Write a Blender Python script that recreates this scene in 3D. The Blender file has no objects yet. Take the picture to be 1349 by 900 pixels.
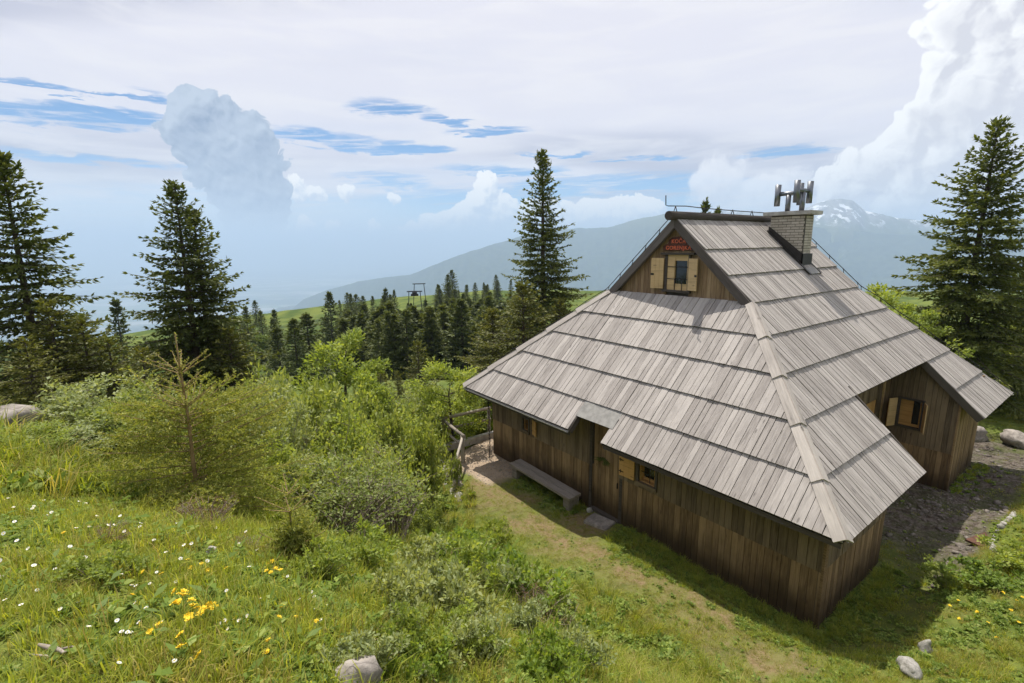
import bpy, bmesh, math, random
import numpy as np
from mathutils import Vector, Matrix, noise as mnoise

S = bpy.context.scene
COL = S.collection
R = math.radians
PI = math.pi
rng = np.random.default_rng(7)
random.seed(7)

# ------------------------------------------------------------------ camera
CAM = np.array([-9.9164, -3.2668, 7.5298])
YAW, PITCH, ROLL, FPX = 0.9253, 0.194, -0.0099, 655.68
_fw = np.array([math.cos(YAW)*math.cos(PITCH), math.sin(YAW)*math.cos(PITCH), -math.sin(PITCH)])
_rt = np.array([math.sin(YAW), -math.cos(YAW), 0.0])
_up = np.cross(_rt, _fw)
_rt2 = math.cos(ROLL)*_rt + math.sin(ROLL)*_up
_up2 = -math.sin(ROLL)*_rt + math.cos(ROLL)*_up
cd = bpy.data.cameras.new('camera')
cd.sensor_width = 36.0
cd.lens = FPX/1349*36.0
cd.clip_start = 0.05
cd.clip_end = 250000
co = bpy.data.objects.new('camera', cd)
COL.objects.link(co)
M = Matrix.Identity(4)
for i in range(3):
    M[i][0], M[i][1], M[i][2], M[i][3] = _rt2[i], _up2[i], -_fw[i], CAM[i]
co.matrix_world = M
S.camera = co

# ------------------------------------------------------------------ sun, exposure
SUN_AZ, SUN_EL = R(71.0), R(64.5)          # direction towards the sun, measured from +X to +Y
sd = bpy.data.lights.new('sun', 'SUN')
sd.energy = 3.9
sd.angle = R(0.53)
sd.color = (1.0, 0.95, 0.86)
so = bpy.data.objects.new('sun', sd)
COL.objects.link(so)
sv = Vector((math.cos(SUN_EL)*math.cos(SUN_AZ), math.cos(SUN_EL)*math.sin(SUN_AZ), math.sin(SUN_EL)))
so.rotation_euler = sv.to_track_quat('Z', 'Y').to_euler()
so.location = (0, 0, 60)
S.view_settings.view_transform = 'Standard'
S.view_settings.look = 'None'
S.view_settings.gamma = 1.0
S.view_settings.exposure = 0.58
S.view_settings.use_curve_mapping = False
S.cycles.volume_bounces = 1
S.cycles.max_bounces = 8
S.cycles.diffuse_bounces = 3
S.cycles.transmission_bounces = 4
S.cycles.transparent_max_bounces = 8

# ------------------------------------------------------------------ node helper
class NG:
    def __init__(s, tree):
        s.t = tree; s.n = tree.nodes; s.l = tree.links
    def new(s, kind, **kw):
        n = s.n.new(kind)
        for k, v in kw.items(): setattr(n, k, v)
        return n
    def put(s, sock, v):
        if v is None: return
        if isinstance(v, bpy.types.NodeSocket): s.l.new(v, sock)
        else:
            try: sock.default_value = v
            except Exception:
                sock.default_value = (v[0], v[1], v[2], 1.0)
    def m(s, op, a, b=None, c=None, clamp=False):
        n = s.new('ShaderNodeMath', operation=op, use_clamp=clamp)
        s.put(n.inputs[0], a); s.put(n.inputs[1], b)
        if c is not None: s.put(n.inputs[2], c)
        return n.outputs[0]
    def v(s, op, a, b=None, out=0):
        n = s.new('ShaderNodeVectorMath', operation=op)
        s.put(n.inputs[0], a)
        if b is not None:
            s.put(n.inputs['Scale'] if op == 'SCALE' else n.inputs[1], b)
        return n.outputs['Value'] if op in ('LENGTH', 'DOT_PRODUCT', 'DISTANCE') else n.outputs[0]
    def xyz(s, x, y, z):
        n = s.new('ShaderNodeCombineXYZ')
        for i, q in enumerate((x, y, z)): s.put(n.inputs[i], q)
        return n.outputs[0]
    def sep(s, vec):
        n = s.new('ShaderNodeSeparateXYZ'); s.l.new(vec, n.inputs[0]); return n.outputs
    def noise(s, vec, scale=1.0, detail=4.0, rough=0.55, dist=0.0, out=0, dim='3D'):
        n = s.new('ShaderNodeTexNoise', noise_dimensions=dim)
        s.put(n.inputs['Vector'], vec); s.put(n.inputs['Scale'], scale); s.put(n.inputs['Detail'], detail)
        s.put(n.inputs['Roughness'], rough); s.put(n.inputs['Distortion'], dist)
        return n.outputs[out]
    def vor(s, vec, scale=1.0, detail=0.0, rough=0.5, feature='F1', out='Distance', rnd=1.0, dim='3D'):
        n = s.new('ShaderNodeTexVoronoi', feature=feature, voronoi_dimensions=dim)
        s.put(n.inputs['Vector'], vec); s.put(n.inputs['Scale'], scale)
        if 'Detail' in n.inputs: s.put(n.inputs['Detail'], detail)
        if 'Roughness' in n.inputs: s.put(n.inputs['Roughness'], rough)
        s.put(n.inputs['Randomness'], rnd)
        return n.outputs[out]
    def ss(s, x, lo, hi, a=0.0, b=1.0):
        n = s.new('ShaderNodeMapRange', interpolation_type='SMOOTHSTEP')
        s.put(n.inputs['Value'], x); s.put(n.inputs['From Min'], lo); s.put(n.inputs['From Max'], hi)
        s.put(n.inputs['To Min'], a); s.put(n.inputs['To Max'], b)
        return n.outputs[0]
    def lin(s, x, lo, hi, a=0.0, b=1.0):
        n = s.new('ShaderNodeMapRange')
        s.put(n.inputs['Value'], x); s.put(n.inputs['From Min'], lo); s.put(n.inputs['From Max'], hi)
        s.put(n.inputs['To Min'], a); s.put(n.inputs['To Max'], b)
        return n.outputs[0]
    def mix(s, f, a, b, blend='MIX'):
        n = s.new('ShaderNodeMix', data_type='RGBA', blend_type=blend)
        s.put(n.inputs[0], f)
        for i, q in ((6, a), (7, b)):
            if isinstance(q, (tuple, list)) and len(q) == 3: q = (*q, 1.0)
            s.put(n.inputs[i], q)
        return n.outputs[2]
    def ramp(s, x, stops):
        n = s.new('ShaderNodeValToRGB')
        e = n.color_ramp.elements
        while len(e) < len(stops): e.new(0.5)
        for k, (p, c) in enumerate(stops):
            e[k].position = p; e[k].color = (*c, 1.0)
        s.put(n.inputs[0], x)
        return n.outputs[0]
    def attr(s, name, out='Fac'):
        n = s.new('ShaderNodeAttribute', attribute_name=name)
        return n.outputs[out]

# ------------------------------------------------------------------ world: sky and clouds
W = bpy.data.worlds.new('World')
S.world = W
W.cycles.sampling_method = 'MANUAL'
W.cycles.sample_map_resolution = 512
W.use_nodes = True
W.node_tree.nodes.clear()
g = NG(W.node_tree)
sky = g.new('ShaderNodeTexSky', sky_type='NISHITA')
sky.sun_disc = False
sky.sun_elevation = SUN_EL
sky.sun_rotation = PI/2 - SUN_AZ
sky.altitude = 2500
sky.air_density = 1.0
sky.dust_density = 0.1
sky.ozone_density = 3.0
bg_sky = g.new('ShaderNodeBackground'); bg_sky.inputs['Strength'].default_value = 0.075
g.l.new(g.mix(1.0, sky.outputs[0], (0.60, 0.90, 1.06), 'MULTIPLY'), bg_sky.inputs['Color'])

gen = g.new('ShaderNodeTexCoord').outputs['Generated']
dx, dy, dz = g.sep(gen)
cy_, sy_ = math.cos(YAW), math.sin(YAW)
fx = g.m('ADD', g.m('MULTIPLY', dx, cy_), g.m('MULTIPLY', dy, sy_))
fy = g.m('ADD', g.m('MULTIPLY', dx, -sy_), g.m('MULTIPLY', dy, cy_))
az = g.m('MULTIPLY', g.m('ARCTAN2', fy, fx), 180/PI)
el = g.m('MULTIPLY', g.m('ARCSINE', dz), 180/PI)
P = g.xyz(az, el, 0.0)
zc = g.m('ADD', g.m('MAXIMUM', dz, 0.0), 0.10)
Q = g.xyz(g.m('DIVIDE', fx, zc), g.m('DIVIDE', fy, zc), 0.0)

def blobs(vec, lst):
    tot = None
    for (a, e, ra, re) in lst:
        d = g.v('MULTIPLY', g.v('SUBTRACT', vec, (a, e, 0)), (1/ra, 1/re, 0))
        t = g.m('MAXIMUM', g.m('SUBTRACT', 1.0, g.v('DOT_PRODUCT', d, d)), 0.0)
        tot = t if tot is None else g.m('ADD', tot, t)
    return tot
def px_blobs(lst, k=1.45):
    o = []
    for (a, e, r) in lst:
        c = math.cos(R(a))
        o.append((a, e, r*0.0874*c*c*k, r*0.0874*c*k))
    return o

# high stratus sheet with torn gaps
n_st = g.noise(g.v('MULTIPLY', Q, (0.8, 0.30, 1)), 1.0, 4, 0.5, 0.2, dim='2D')
n_st2 = g.noise(g.v('ADD', g.v('MULTIPLY', Q, (0.55, 0.22, 1)), (7.3, 2.1, 0)), 1.0, 3, 0.55, 0.3, dim='2D')
n_fine = g.noise(g.v('MULTIPLY', P, (0.085, 0.55, 1)), 1.0, 4, 0.55, 0.35, dim='2D')
n_wisp = g.noise(g.v('MULTIPLY', P, (0.24, 1.3, 1)), 1.0, 6, 0.62, 0.5, dim='2D')
gaps = [(41, 10.5, 9, 1.25), (36, 11.2, 5.5, 0.7), (34.5, 12.8, 3.5, 0.45), (22, 10.8, 4.0, 0.9), (17, 10.3, 6.0, 1.15), (40, 12.6, 6, 0.3),
        (9.5, 10.3, 4.5, 0.8), (12.5, 13.8, 6.0, 1.0), (6.5, 13.0, 3.5, 0.55), (2.5, 12.0, 6, 0.5), (1, 7.9, 10, 0.8), (-12, 6.4, 13, 1.2), (-20, 4.6, 12, 2.2),
        (2, 4.5, 14, 2.6), (14, 6.8, 7, 1.2), (-26, 5.2, 4, 1.2), (28, 3.6, 26, 2.8), (12, 2.0, 30, 3.2), (39, 7.3, 12, 0.7), (-14, 8.6, 7, 0.35), (-5, 9.6, 6, .3), (-28, 8.4, 6, 0.5)]
G = blobs(g.v('ADD', P, g.xyz(0.0, g.m('ADD', g.m('MULTIPLY', g.m('SUBTRACT', n_fine, 0.5), 2.2), g.m('MULTIPLY', g.m('SUBTRACT', n_wisp, 0.5), 1.8)), 0.0)), gaps)
gate = g.m('MULTIPLY', G, 2.2, clamp=True)
gapm = g.ss(g.m('MULTIPLY', gate, g.m('ADD', G, g.m('ADD', g.m('MULTIPLY', g.m('SUBTRACT', n_fine, 0.5), 1.5), g.m('MULTIPLY', g.m('SUBTRACT', n_wisp, 0.5), 1.6)))), 0.03, 1.0)
n_str = g.noise(g.v('MULTIPLY', g.v('ADD', P, g.v('SCALE', g.xyz(0.0, az, 0.0), 0.05)), (0.16, 2.6, 1)), 1.0, 6, 0.66, 0.4, dim='2D')
gapm = g.m('MULTIPLY', gapm, g.ss(g.m('ADD', n_str, g.m('MULTIPLY', G, 0.10)), 0.34, 0.64, 0.10, 1.0))
wisp = g.m('MULTIPLY', g.ss(n_st, 0.50, 0.75), 0.16)
cover = g.m('SUBTRACT', 1.0, g.m('MAXIMUM', gapm, wisp))
st_col = g.mix(g.ss(n_st2, 0.36, 0.60), (0.385, 0.385, 0.465), (0.595, 0.58, 0.635))
st_col = g.mix(g.m('MULTIPLY', g.ss(n_fine, 0.38, 0.72), 0.7), st_col, (0.655, 0.635, 0.655))
hz = g.ss(el, -0.5, 9.0)
bg = {}
def layer(prev, mask, col):
    b = g.new('ShaderNodeBackground'); b.inputs['Strength'].default_value = 1.0
    g.put(b.inputs['Color'], col if isinstance(col, bpy.types.NodeSocket) else (*col, 1.0))
    mx = g.new('ShaderNodeMixShader')
    g.put(mx.inputs[0], mask)
    g.l.new(prev, mx.inputs[1]); g.l.new(b.outputs[0], mx.inputs[2])
    return mx.outputs[0]
sh = layer(bg_sky.outputs[0], cover, st_col)

sh = layer(sh, g.m('MULTIPLY', g.m('MULTIPLY', g.ss(el, 8.5, 3.0), g.ss(az, 2.0, 22.0)), 0.72), (0.64, 0.655, 0.68))
def cumulus(lst, k, amp, vs, off, lo, hi, gain, bamp=0.55):
    """billowing mask and its shading, both from one field sampled here and a little towards the sun"""
    def field(vec):
        w = g.noise(vec, 0.32, 2, 0.55, 0.0, out='Color', dim='2D')
        vw = g.v('ADD', vec, g.v('SCALE', g.v('SUBTRACT', w, (0.5, 0.5, 0.5)), amp))
        b = blobs(vw, px_blobs(lst, k))
        bil = g.m('SUBTRACT', 0.42, g.vor(vw, vs, 3.0, 0.55, 'F1', dim='2D'))
        return g.m('ADD', b, g.m('MULTIPLY', bil, bamp)), b
    f0, b0 = field(P)
    f1, _ = field(g.v('ADD', P, off))
    sd_ = g.m('ADD', 0.5, g.m('MULTIPLY', g.m('SUBTRACT', f0, f1), gain), clamp=True)
    return g.ss(f0, lo, hi), sd_, f0

C4 = [(-22.8, 6.29, 30), (-20.7, 5.28, 25), (-25.82, 3.21, 26), (-25.74, 4.17, 20), (-28.5, 5.0, 26)]
m4, s4, f4 = cumulus(C4, 1.7, 2.0, 0.55, (0.5, 0.9, 0), 0.25, 0.9, 0.7)
sh = layer(sh, g.m('MULTIPLY', m4, 0.85), g.mix(s4, (0.55, 0.55, 0.60), (0.74, 0.72, 0.73)))

C2 = [(-38.4, 17.9, 32), (-40.87, 17.53, 50), (-38.1, 15.74, 28), (-41.2, 14.26, 66), (-37.9, 13.6, 20), (-37.75, 10.99, 22), (-39.7, 10.14, 50),
      (-37.2, 9.57, 25), (-36.0, 8.23, 28), (-38.94, 7.29, 50), (-34.16, 7.3, 25), (-32.55, 6.1, 33), (-34.97, 5.14, 45), (-31.0, 4.38, 30),
      (-37.84, 3.65, 45), (-42.5, 9.76, 80), (-45, 4.42, 80), (-48, 14, 110), (-52, 8, 120), (-46, 20, 90)]
m2, s2, f2 = cumulus(C2, 1.30, 2.3, 0.50, (0.75, 0.50, 0), 0.22, 0.60, 1.1, 0.9)
rim = g.ss(f2, 2.9, 1.0, 0.25, 1.0)
c2 = g.mix(g.m('MULTIPLY', s2, rim), (0.53, 0.52, 0.555), (0.78, 0.77, 0.76))
sh = layer(sh, g.m('MULTIPLY', m2, g.ss(az, -47.0, -42.5)), c2)
sh = layer(sh, g.ss(az, -42.5, -47.0, 0.0, 0.35), (0.53, 0.52, 0.555))

C3 = [(2.54, 6.82, 13), (3.2, 5.47, 17), (1.91, 4.66, 22), (4.88, 3.62, 18), (2.79, 2.62, 28), (7.03, 1.83, 20), (9.54, 1.84, 16),
      (11.2, 1.44, 12), (-9.0, 3.5, 16), (-7.77, 2.9, 18), (-11.46, 3.5, 17), (-13.87, 3.7, 16), (-15.86, 3.4, 16), (-10.68, 2.45, 22),
      (-14.72, 2.53, 22), (-0.6, 2.59, 25), (-4.0, 2.97, 28), (22.08, 1.85, 14), (24.24, 1.84, 11), (19.09, 2.01, 11), (15.22, 1.86, 11), (22.3, 5.63, 17),
      (17.7, 5.43, 13), (13.0, 5.0, 8), (20.3, 5.2, 11)]
m3, s3, f3 = cumulus(C3, 1.40, 1.3, 0.80, (0.25, 0.55, 0), 0.24, 0.40, 1.7, 0.50)
low = g.ss(el, -0.2, 2.0)
sh = layer(sh, g.m('MULTIPLY', m3, g.m('MULTIPLY', low, 0.92)), g.mix(s3, (0.50, 0.55, 0.64), (0.85, 0.825, 0.79)))

C1 = [(31.34, 12.76, 24), (29.9, 11.9, 32), (32.2, 9.9, 26), (28.78, 9.83, 45), (26.45, 10.4, 28), (25.5, 7.64, 38), (29.15, 6.6, 42),
      (25.3, 5.52, 36), (26.3, 2.94, 34), (27.2, 1.0, 22)]
m1, s1, f1 = cumulus(C1, 1.38, 2.4, 0.42, (0.22, 0.50, 0), 0.30, 0.40, 0.75, 0.75)
inner = g.ss(f1, 0.3, 0.44)
c1 = g.mix(s1, (0.15, 0.205, 0.32), (0.40, 0.455, 0.54))
c1 = g.mix(g.ss(g.noise(P, 0.9, 5, 0.6, 0.5, dim='2D'), 0.35, 0.7, 0.0, 0.35), c1, (0.36, 0.42, 0.52))
c1 = g.mix(g.m('MULTIPLY', g.m('SUBTRACT', 1.0, inner), 0.22), c1, (0.56, 0.60, 0.65))
sh = layer(sh, g.m('MULTIPLY', m1, g.ss(el, -2.0, 7.0, 0.40, 1.0)), c1)
wo = g.new('ShaderNodeOutputWorld')
g.l.new(sh, wo.inputs['Surface'])

# ------------------------------------------------------------------ object helpers
def tag(o, label=None, cat=None, group=None, kind=None):
    if label: o['label'] = label
    if cat: o['category'] = cat
    if group: o['group'] = group
    if kind: o['kind'] = kind
    return o
def empty(name, loc=(0, 0, 0), rz=0.0, label=None, cat=None, group=None, parent=None):
    o = bpy.data.objects.new(name, None); COL.objects.link(o)
    o.location = loc; o.rotation_euler = (0, 0, rz); o.empty_display_size = 0.2
    if parent: o.parent = parent
    return tag(o, label, cat, group)
def link(name, me, parent=None, mat=None, loc=None):
    o = bpy.data.objects.new(name, me); COL.objects.link(o)
    if parent: o.parent = parent
    if mat is not None and len(me.materials) == 0: me.materials.append(mat)
    if loc is not None: o.location = loc
    return o
def mesh_np(name, V, F, mats=(), attrs=None, smooth=False):
    """V (n,3); F a list of (m,k) int arrays; attrs {name: (domain-point floats or vectors)}"""
    me = bpy.data.meshes.new(name)
    V = np.asarray(V, np.float32)
    Fs = [np.asarray(f, np.int32) for f in (F if isinstance(F, (list, tuple)) else [F]) if len(f)]
    nl = sum(f.size for f in Fs); nf = sum(len(f) for f in Fs)
    me.vertices.add(len(V)); me.vertices.foreach_set('co', V.ravel())
    me.loops.add(nl); me.polygons.add(nf)
    me.loops.foreach_set('vertex_index', np.concatenate([f.ravel() for f in Fs]))
    tot = np.concatenate([np.full(len(f), f.shape[1], np.int32) for f in Fs])
    st = np.concatenate([[0], np.cumsum(tot)[:-1]]).astype(np.int32)
    me.polygons.foreach_set('loop_start', st)
    me.polygons.foreach_set('loop_total', tot)
    if smooth: me.polygons.foreach_set('use_smooth', np.ones(nf, bool))
    for k, a in (attrs or {}).items():
        a = np.asarray(a, np.float32)
        if a.ndim == 1:
            at = me.attributes.new(k, 'FLOAT', 'POINT'); at.data.foreach_set('value', a)
        else:
            at = me.attributes.new(k, 'FLOAT_VECTOR', 'POINT'); at.data.foreach_set('vector', a.ravel())
    for m_ in mats: me.materials.append(m_)
    me.update(calc_edges=True)
    return me
class MB:
    """collects verts and faces (lists) with a per-vertex grain coordinate and random"""
    def __init__(s): s.v = []; s.f = []; s.gc = []; s.r = []; s.sm = []
    def add(s, verts, faces, gc=None, r=0.0, smooth=False):
        b = len(s.v)
        s.v += [tuple(map(float, p)) for p in verts]
        s.f += [tuple(b+i for i in f) for f in faces]
        s.gc += [tuple(p) for p in (gc if gc is not None else verts)]
        s.r += [r]*len(verts); s.sm += [smooth]*len(faces)
        return s
    def box(s, x0, x1, y0, y1, z0, z1, r=0.0, fr=None):
        vs = [(x0, y0, z0), (x1, y0, z0), (x1, y1, z0), (x0, y1, z0), (x0, y0, z1), (x1, y0, z1), (x1, y1, z1), (x0, y1, z1)]
        fs = [(0, 3, 2, 1), (4, 5, 6, 7), (0, 1, 5, 4), (1, 2, 6, 5), (2, 3, 7, 6), (3, 0, 4, 7)]
        gc = vs
        if fr is not None: vs = [tuple(fr @ Vector(p)) for p in vs]
        return s.add(vs, fs, gc, r)
    def bar(s, a, b, w, h, up=(0, 0, 1), r=0.0):
        """box beam from a to b; gc runs along Y"""
        a = Vector(a); b = Vector(b); d = b-a; L = d.length; d.normalize()
        side = d.cross(Vector(up)); side.normalize(); u = side.cross(d)
        fr = Matrix((( *side, 0), (*d, 0), (*u, 0), (0, 0, 0, 1))).transposed()
        fr.translation = a
        return s.box(-w/2, w/2, 0, L, -h/2, h/2, r, fr)
    def tube(s, pts, rad, n=8, caps=True, r=0.0):
        pts = [Vector(p) for p in pts]
        if not hasattr(rad, '__len__'): rad = [rad]*len(pts)
        vs, gc, fs = [], [], []
        prev = None; acc = 0
        for i, p in enumerate(pts):
            t = (pts[min(i+1, len(pts)-1)] - pts[max(i-1, 0)]).normalized()
            ref = prev if prev is not None else (Vector((0, 0, 1)) if abs(t.z) < 0.9 else Vector((1, 0, 0)))
            a = t.cross(ref).cross(t)
            if a.length < 1e-6: a = t.orthogonal()
            a.normalize(); prev = a; b = t.cross(a)
            if i: acc += (pts[i]-pts[i-1]).length
            for k in range(n):
                th = 2*PI*k/n
                vs.append(p + (a*math.cos(th)+b*math.sin(th))*rad[i])
                gc.append((th*rad[i], acc, 0))
        for i in range(len(pts)-1):
            for k in range(n):
                fs.append((i*n+k, i*n+(k+1) % n, (i+1)*n+(k+1) % n, (i+1)*n+k))
        s.add(vs, fs, gc, r, True)
        if caps:
            b = len(s.v)-len(vs)
            s.f.append(tuple(b+k for k in range(n))[::-1]); s.sm.append(False)
            s.f.append(tuple(b+(len(pts)-1)*n+k for k in range(n))); s.sm.append(False)
        return s
    def mesh(s, name, mat):
        me = bpy.data.meshes.new(name)
        me.from_pydata(s.v, [], s.f)
        at = me.attributes.new('gc', 'FLOAT_VECTOR', 'POINT'); at.data.foreach_set('vector', np.array(s.gc, np.float32).ravel())
        at = me.attributes.new('rnd', 'FLOAT', 'POINT'); at.data.foreach_set('value', np.array(s.r, np.float32))
        me.polygons.foreach_set('use_smooth', np.array(s.sm, bool))
        if mat: me.materials.append(mat)
        return me
    def build(s, name, mat, parent=None, loc=None):
        return link(name, s.mesh(name, mat), parent, None, loc)

# ------------------------------------------------------------------ materials
def newmat(name):
    m_ = bpy.data.materials.new(name); m_.use_nodes = True
    m_.node_tree.nodes.clear()
    gg = NG(m_.node_tree)
    return m_, gg
def finish(gg, col, rough=0.8, bump=None, bstr=0.3, bdist=0.01, metal=0.0, spec=0.3, normal=None):
    p = gg.new('ShaderNodeBsdfPrincipled')
    gg.put(p.inputs['Base Color'], (*col, 1) if isinstance(col, tuple) and len(col) == 3 else col)
    gg.put(p.inputs['Roughness'], rough); gg.put(p.inputs['Metallic'], metal)
    gg.put(p.inputs['Specular IOR Level'], spec)
    if bump is not None:
        b = gg.new('ShaderNodeBump'); b.inputs['Strength'].default_value = bstr; b.inputs['Distance'].default_value = bdist
        gg.l.new(bump, b.inputs['Height']); gg.l.new(b.outputs[0], p.inputs['Normal'])
    o = gg.new('ShaderNodeOutputMaterial'); gg.l.new(p.outputs[0], o.inputs['Surface'])
    return p
def objrand(gg):
    return gg.m('FRACT', gg.m('ADD', gg.new('ShaderNodeObjectInfo').outputs['Random'], gg.attr('rnd')))
def wood(name, dark, mid, light, grain=1.0, streak=0.5, knots=True, rough=0.82, stain=0.0):
    m_, gg = newmat(name)
    rn = objrand(gg)
    gc = gg.attr('gc', 'Vector')
    off = gg.xyz(gg.m('MULTIPLY', rn, 31.7), gg.m('MULTIPLY', rn, 17.3), gg.m('MULTIPLY', rn, 53.1))
    v = gg.v('ADD', gc, off)
    gr = gg.noise(gg.v('MULTIPLY', v, (60*grain, 2.2, 60*grain)), 1.0, 5, 0.65, 0.6)
    gr2 = gg.noise(gg.v('MULTIPLY', v, (14, 0.9, 14)), 1.0, 3, 0.6, 0.4)
    blot = gg.noise(gg.v('MULTIPLY', v, (3.0, 1.3, 3.0)), 1.0, 4, 0.6)
    base = gg.ramp(rn, [(0.0, dark), (0.5, mid), (1.0, light)])
    c = gg.mix(gg.m('MULTIPLY', gg.ss(gr, 0.35, 0.68), streak), base, tuple(min(1, q*1.45) for q in light))
    c = gg.mix(gg.m('MULTIPLY', gg.ss(gr2, 0.52, 0.75), 0.55), c, tuple(q*0.55 for q in dark))
    c = gg.mix(gg.m('MULTIPLY', gg.ss(blot, 0.45, 0.75), 0.35), c, tuple(q*0.7 for q in dark))
    if knots:
        kn = gg.vor(gg.v('MULTIPLY', v, (5.0, 1.6, 5.0)), 1.0)
        c = gg.mix(gg.m('MULTIPLY', gg.ss(kn, 0.13, 0.06), 0.6), c, tuple(q*0.4 for q in dark))
    if stain:
        pos = gg.new('ShaderNodeNewGeometry').outputs['Position']
        z = gg.sep(pos)[2]
        zz = gg.m('ADD', z, gg.m('MULTIPLY', gg.noise(pos, 1.6, 4), -0.9))
        c = gg.mix(gg.ss(zz, 0.55, -0.45, 0.0, stain), c, tuple(q*0.42 for q in dark))
    finish(gg, c, rough, gg.m('ADD', gr, gg.m('MULTIPLY', gr2, 0.6)), 0.55, 0.006, spec=0.25)
    return m_
M_ROOF = wood('weathered_roof_boards', (0.238, 0.213, 0.196), (0.312, 0.284, 0.262), (0.41, 0.376, 0.347), 1.0, 0.35)
M_HIP = wood('pale_hip_boards', (0.35, 0.315, 0.285), (0.39, 0.352, 0.32), (0.44, 0.40, 0.36), 1.0, 0.4)
M_WALL = wood('brown_wall_boards', (0.102, 0.064, 0.032), (0.20, 0.128, 0.066), (0.35, 0.238, 0.130), 1.0, 0.45, stain=0.9)
M_WALLT = wood('upper_wall_boards', (0.092, 0.067, 0.043), (0.15, 0.110, 0.070), (0.23, 0.172, 0.112), 1.0, 0.45)
M_DWOOD = wood('dark_structural_wood', (0.055, 0.044, 0.037), (0.075, 0.062, 0.053), (0.10, 0.085, 0.072), 1.0, 0.4, False)
M_BARGE = wood('grey_brown_bargeboard', (0.085, 0.070, 0.064), (0.11, 0.092, 0.086), (0.145, 0.125, 0.117), 1.0, 0.35, False)
M_GABLE = wood('gable_boards', (0.17, 0.105, 0.058), (0.26, 0.17, 0.095), (0.36, 0.25, 0.15), 1.0, 0.45)
M_HONEY = wood('honey_coloured_shutter_wood', (0.46, 0.25, 0.085), (0.52, 0.30, 0.11), (0.58, 0.35, 0.14), 0.8, 0.25, True, 0.6)
M_PALE = wood('pale_shutter_wood', (0.50, 0.34, 0.17), (0.55, 0.385, 0.20), (0.60, 0.43, 0.24), 0.8, 0.25, True, 0.65)
M_FENCE = wood('grey_fence_wood', (0.22, 0.185, 0.15), (0.29, 0.25, 0.205), (0.36, 0.32, 0.27), 0.8, 0.5, True)
M_BENCH = wood('grey_bench_wood', (0.17, 0.145, 0.125), (0.22, 0.19, 0.165), (0.28, 0.25, 0.22), 0.8, 0.5, True)
def plain(name, col, rough=0.6, metal=0.0, var=0.25, scale=6.0, spec=0.4, bstr=0.2, bdist=0.005):
    m_, gg = newmat(name)
    tc = gg.new('ShaderNodeTexCoord').outputs['Object']
    n = gg.noise(tc, scale, 5, 0.6)
    c = gg.mix(gg.ss(n, 0.3, 0.7), tuple(q*(1-var) for q in col), tuple(min(1, q*(1+var)) for q in col))
    finish(gg, c, rough, n, bstr, bdist, metal, spec)
    return m_
M_METAL = plain('stainless_steel', (0.20, 0.21, 0.225), 0.42, 1.0, 0.15)
M_ZINC = plain('zinc_sheet', (0.27, 0.26, 0.24), 0.55, 0.25, 0.2)
M_BLACK = plain('black_sheet_metal', (0.028, 0.024, 0.022), 0.5, 0.0, 0.3)
M_IRON = plain('dark_iron', (0.035, 0.033, 0.035), 0.5, 0.6, 0.2)
M_CAP = plain('concrete', (0.40, 0.38, 0.35), 0.9, 0.0, 0.25, 4)
M_RED = plain('red_painted_board', (0.085, 0.028, 0.018), 0.7, 0.0, 0.3)
M_LETTER = plain('red_orange_lettering', (0.60, 0.13, 0.06), 0.6, 0.0, 0.15)
M_RUST = plain('rust_brown_plate', (0.10, 0.045, 0.028), 0.85, 0.0, 0.4, 12)
def glassmat():
    m_, gg = newmat('dark_window_glass')
    p = finish(gg, (0.015, 0.018, 0.017), 0.06, spec=0.6)
    return m_
M_GLASS = glassmat()
def brickmat():
    m_, gg = newmat('pale_grey_bricks')
    rn = objrand(gg)
    tc = gg.attr('gc', 'Vector')
    n = gg.noise(gg.v('ADD', tc, gg.xyz(gg.m('MULTIPLY', rn, 37.0), rn, 0.0)), 30, 4, 0.65)
    c = gg.ramp(rn, [(0, (0.40, 0.36, 0.31)), (0.5, (0.48, 0.435, 0.375)), (1, (0.55, 0.50, 0.44))])
    c = gg.mix(gg.m('MULTIPLY', gg.ss(n, 0.4, 0.7), 0.4), c, (0.22, 0.19, 0.15))
    finish(gg, c, 0.9, n, 0.5, 0.004)
    return m_
M_BRICK = brickmat()
M_MORTAR = plain('mortar', (0.085, 0.075, 0.065), 0.95, 0, 0.2, 20)
def rockmat(name, a, b, moss=(0.07, 0.085, 0.03), mamt=0.35, scale=1.0):
    m_, gg = newmat(name)
    tc = gg.new('ShaderNodeTexCoord').outputs['Object']
    rn = gg.new('ShaderNodeObjectInfo').outputs['Random']
    v = gg.v('ADD', tc, gg.xyz(gg.m('MULTIPLY', rn, 19.0), 0.0, 0.0))
    n = gg.noise(v, 5*scale, 8, 0.65, 0.3)
    n2 = gg.noise(v, 2.2*scale, 4, 0.6)
    cr = gg.vor(v, 5*scale, 2, 0.5, 'DISTANCE_TO_EDGE')
    c = gg.mix(gg.ss(n, 0.32, 0.68), a, b)
    c = gg.mix(gg.ss(cr, 0.03, 0.0, 0.0, 0.5), c, tuple(q*0.45 for q in a))
    c = gg.mix(gg.ss(n2, 0.56, 0.68, 0.0, mamt), c, moss)
    finish(gg, c, 0.93, n, 0.9, 0.03, spec=0.2)
    return m_
M_ROCK = rockmat('limestone', (0.27, 0.25, 0.225), (0.50, 0.48, 0.44))
M_ROCKW = rockmat('white_limestone', (0.23, 0.215, 0.19), (0.42, 0.40, 0.365), mamt=0.35, scale=1.6)
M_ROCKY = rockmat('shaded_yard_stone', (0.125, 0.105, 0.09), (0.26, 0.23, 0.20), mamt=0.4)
M_ROCKD = rockmat('weathered_limestone', (0.19, 0.165, 0.145), (0.38, 0.34, 0.30), mamt=0.5)
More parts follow.
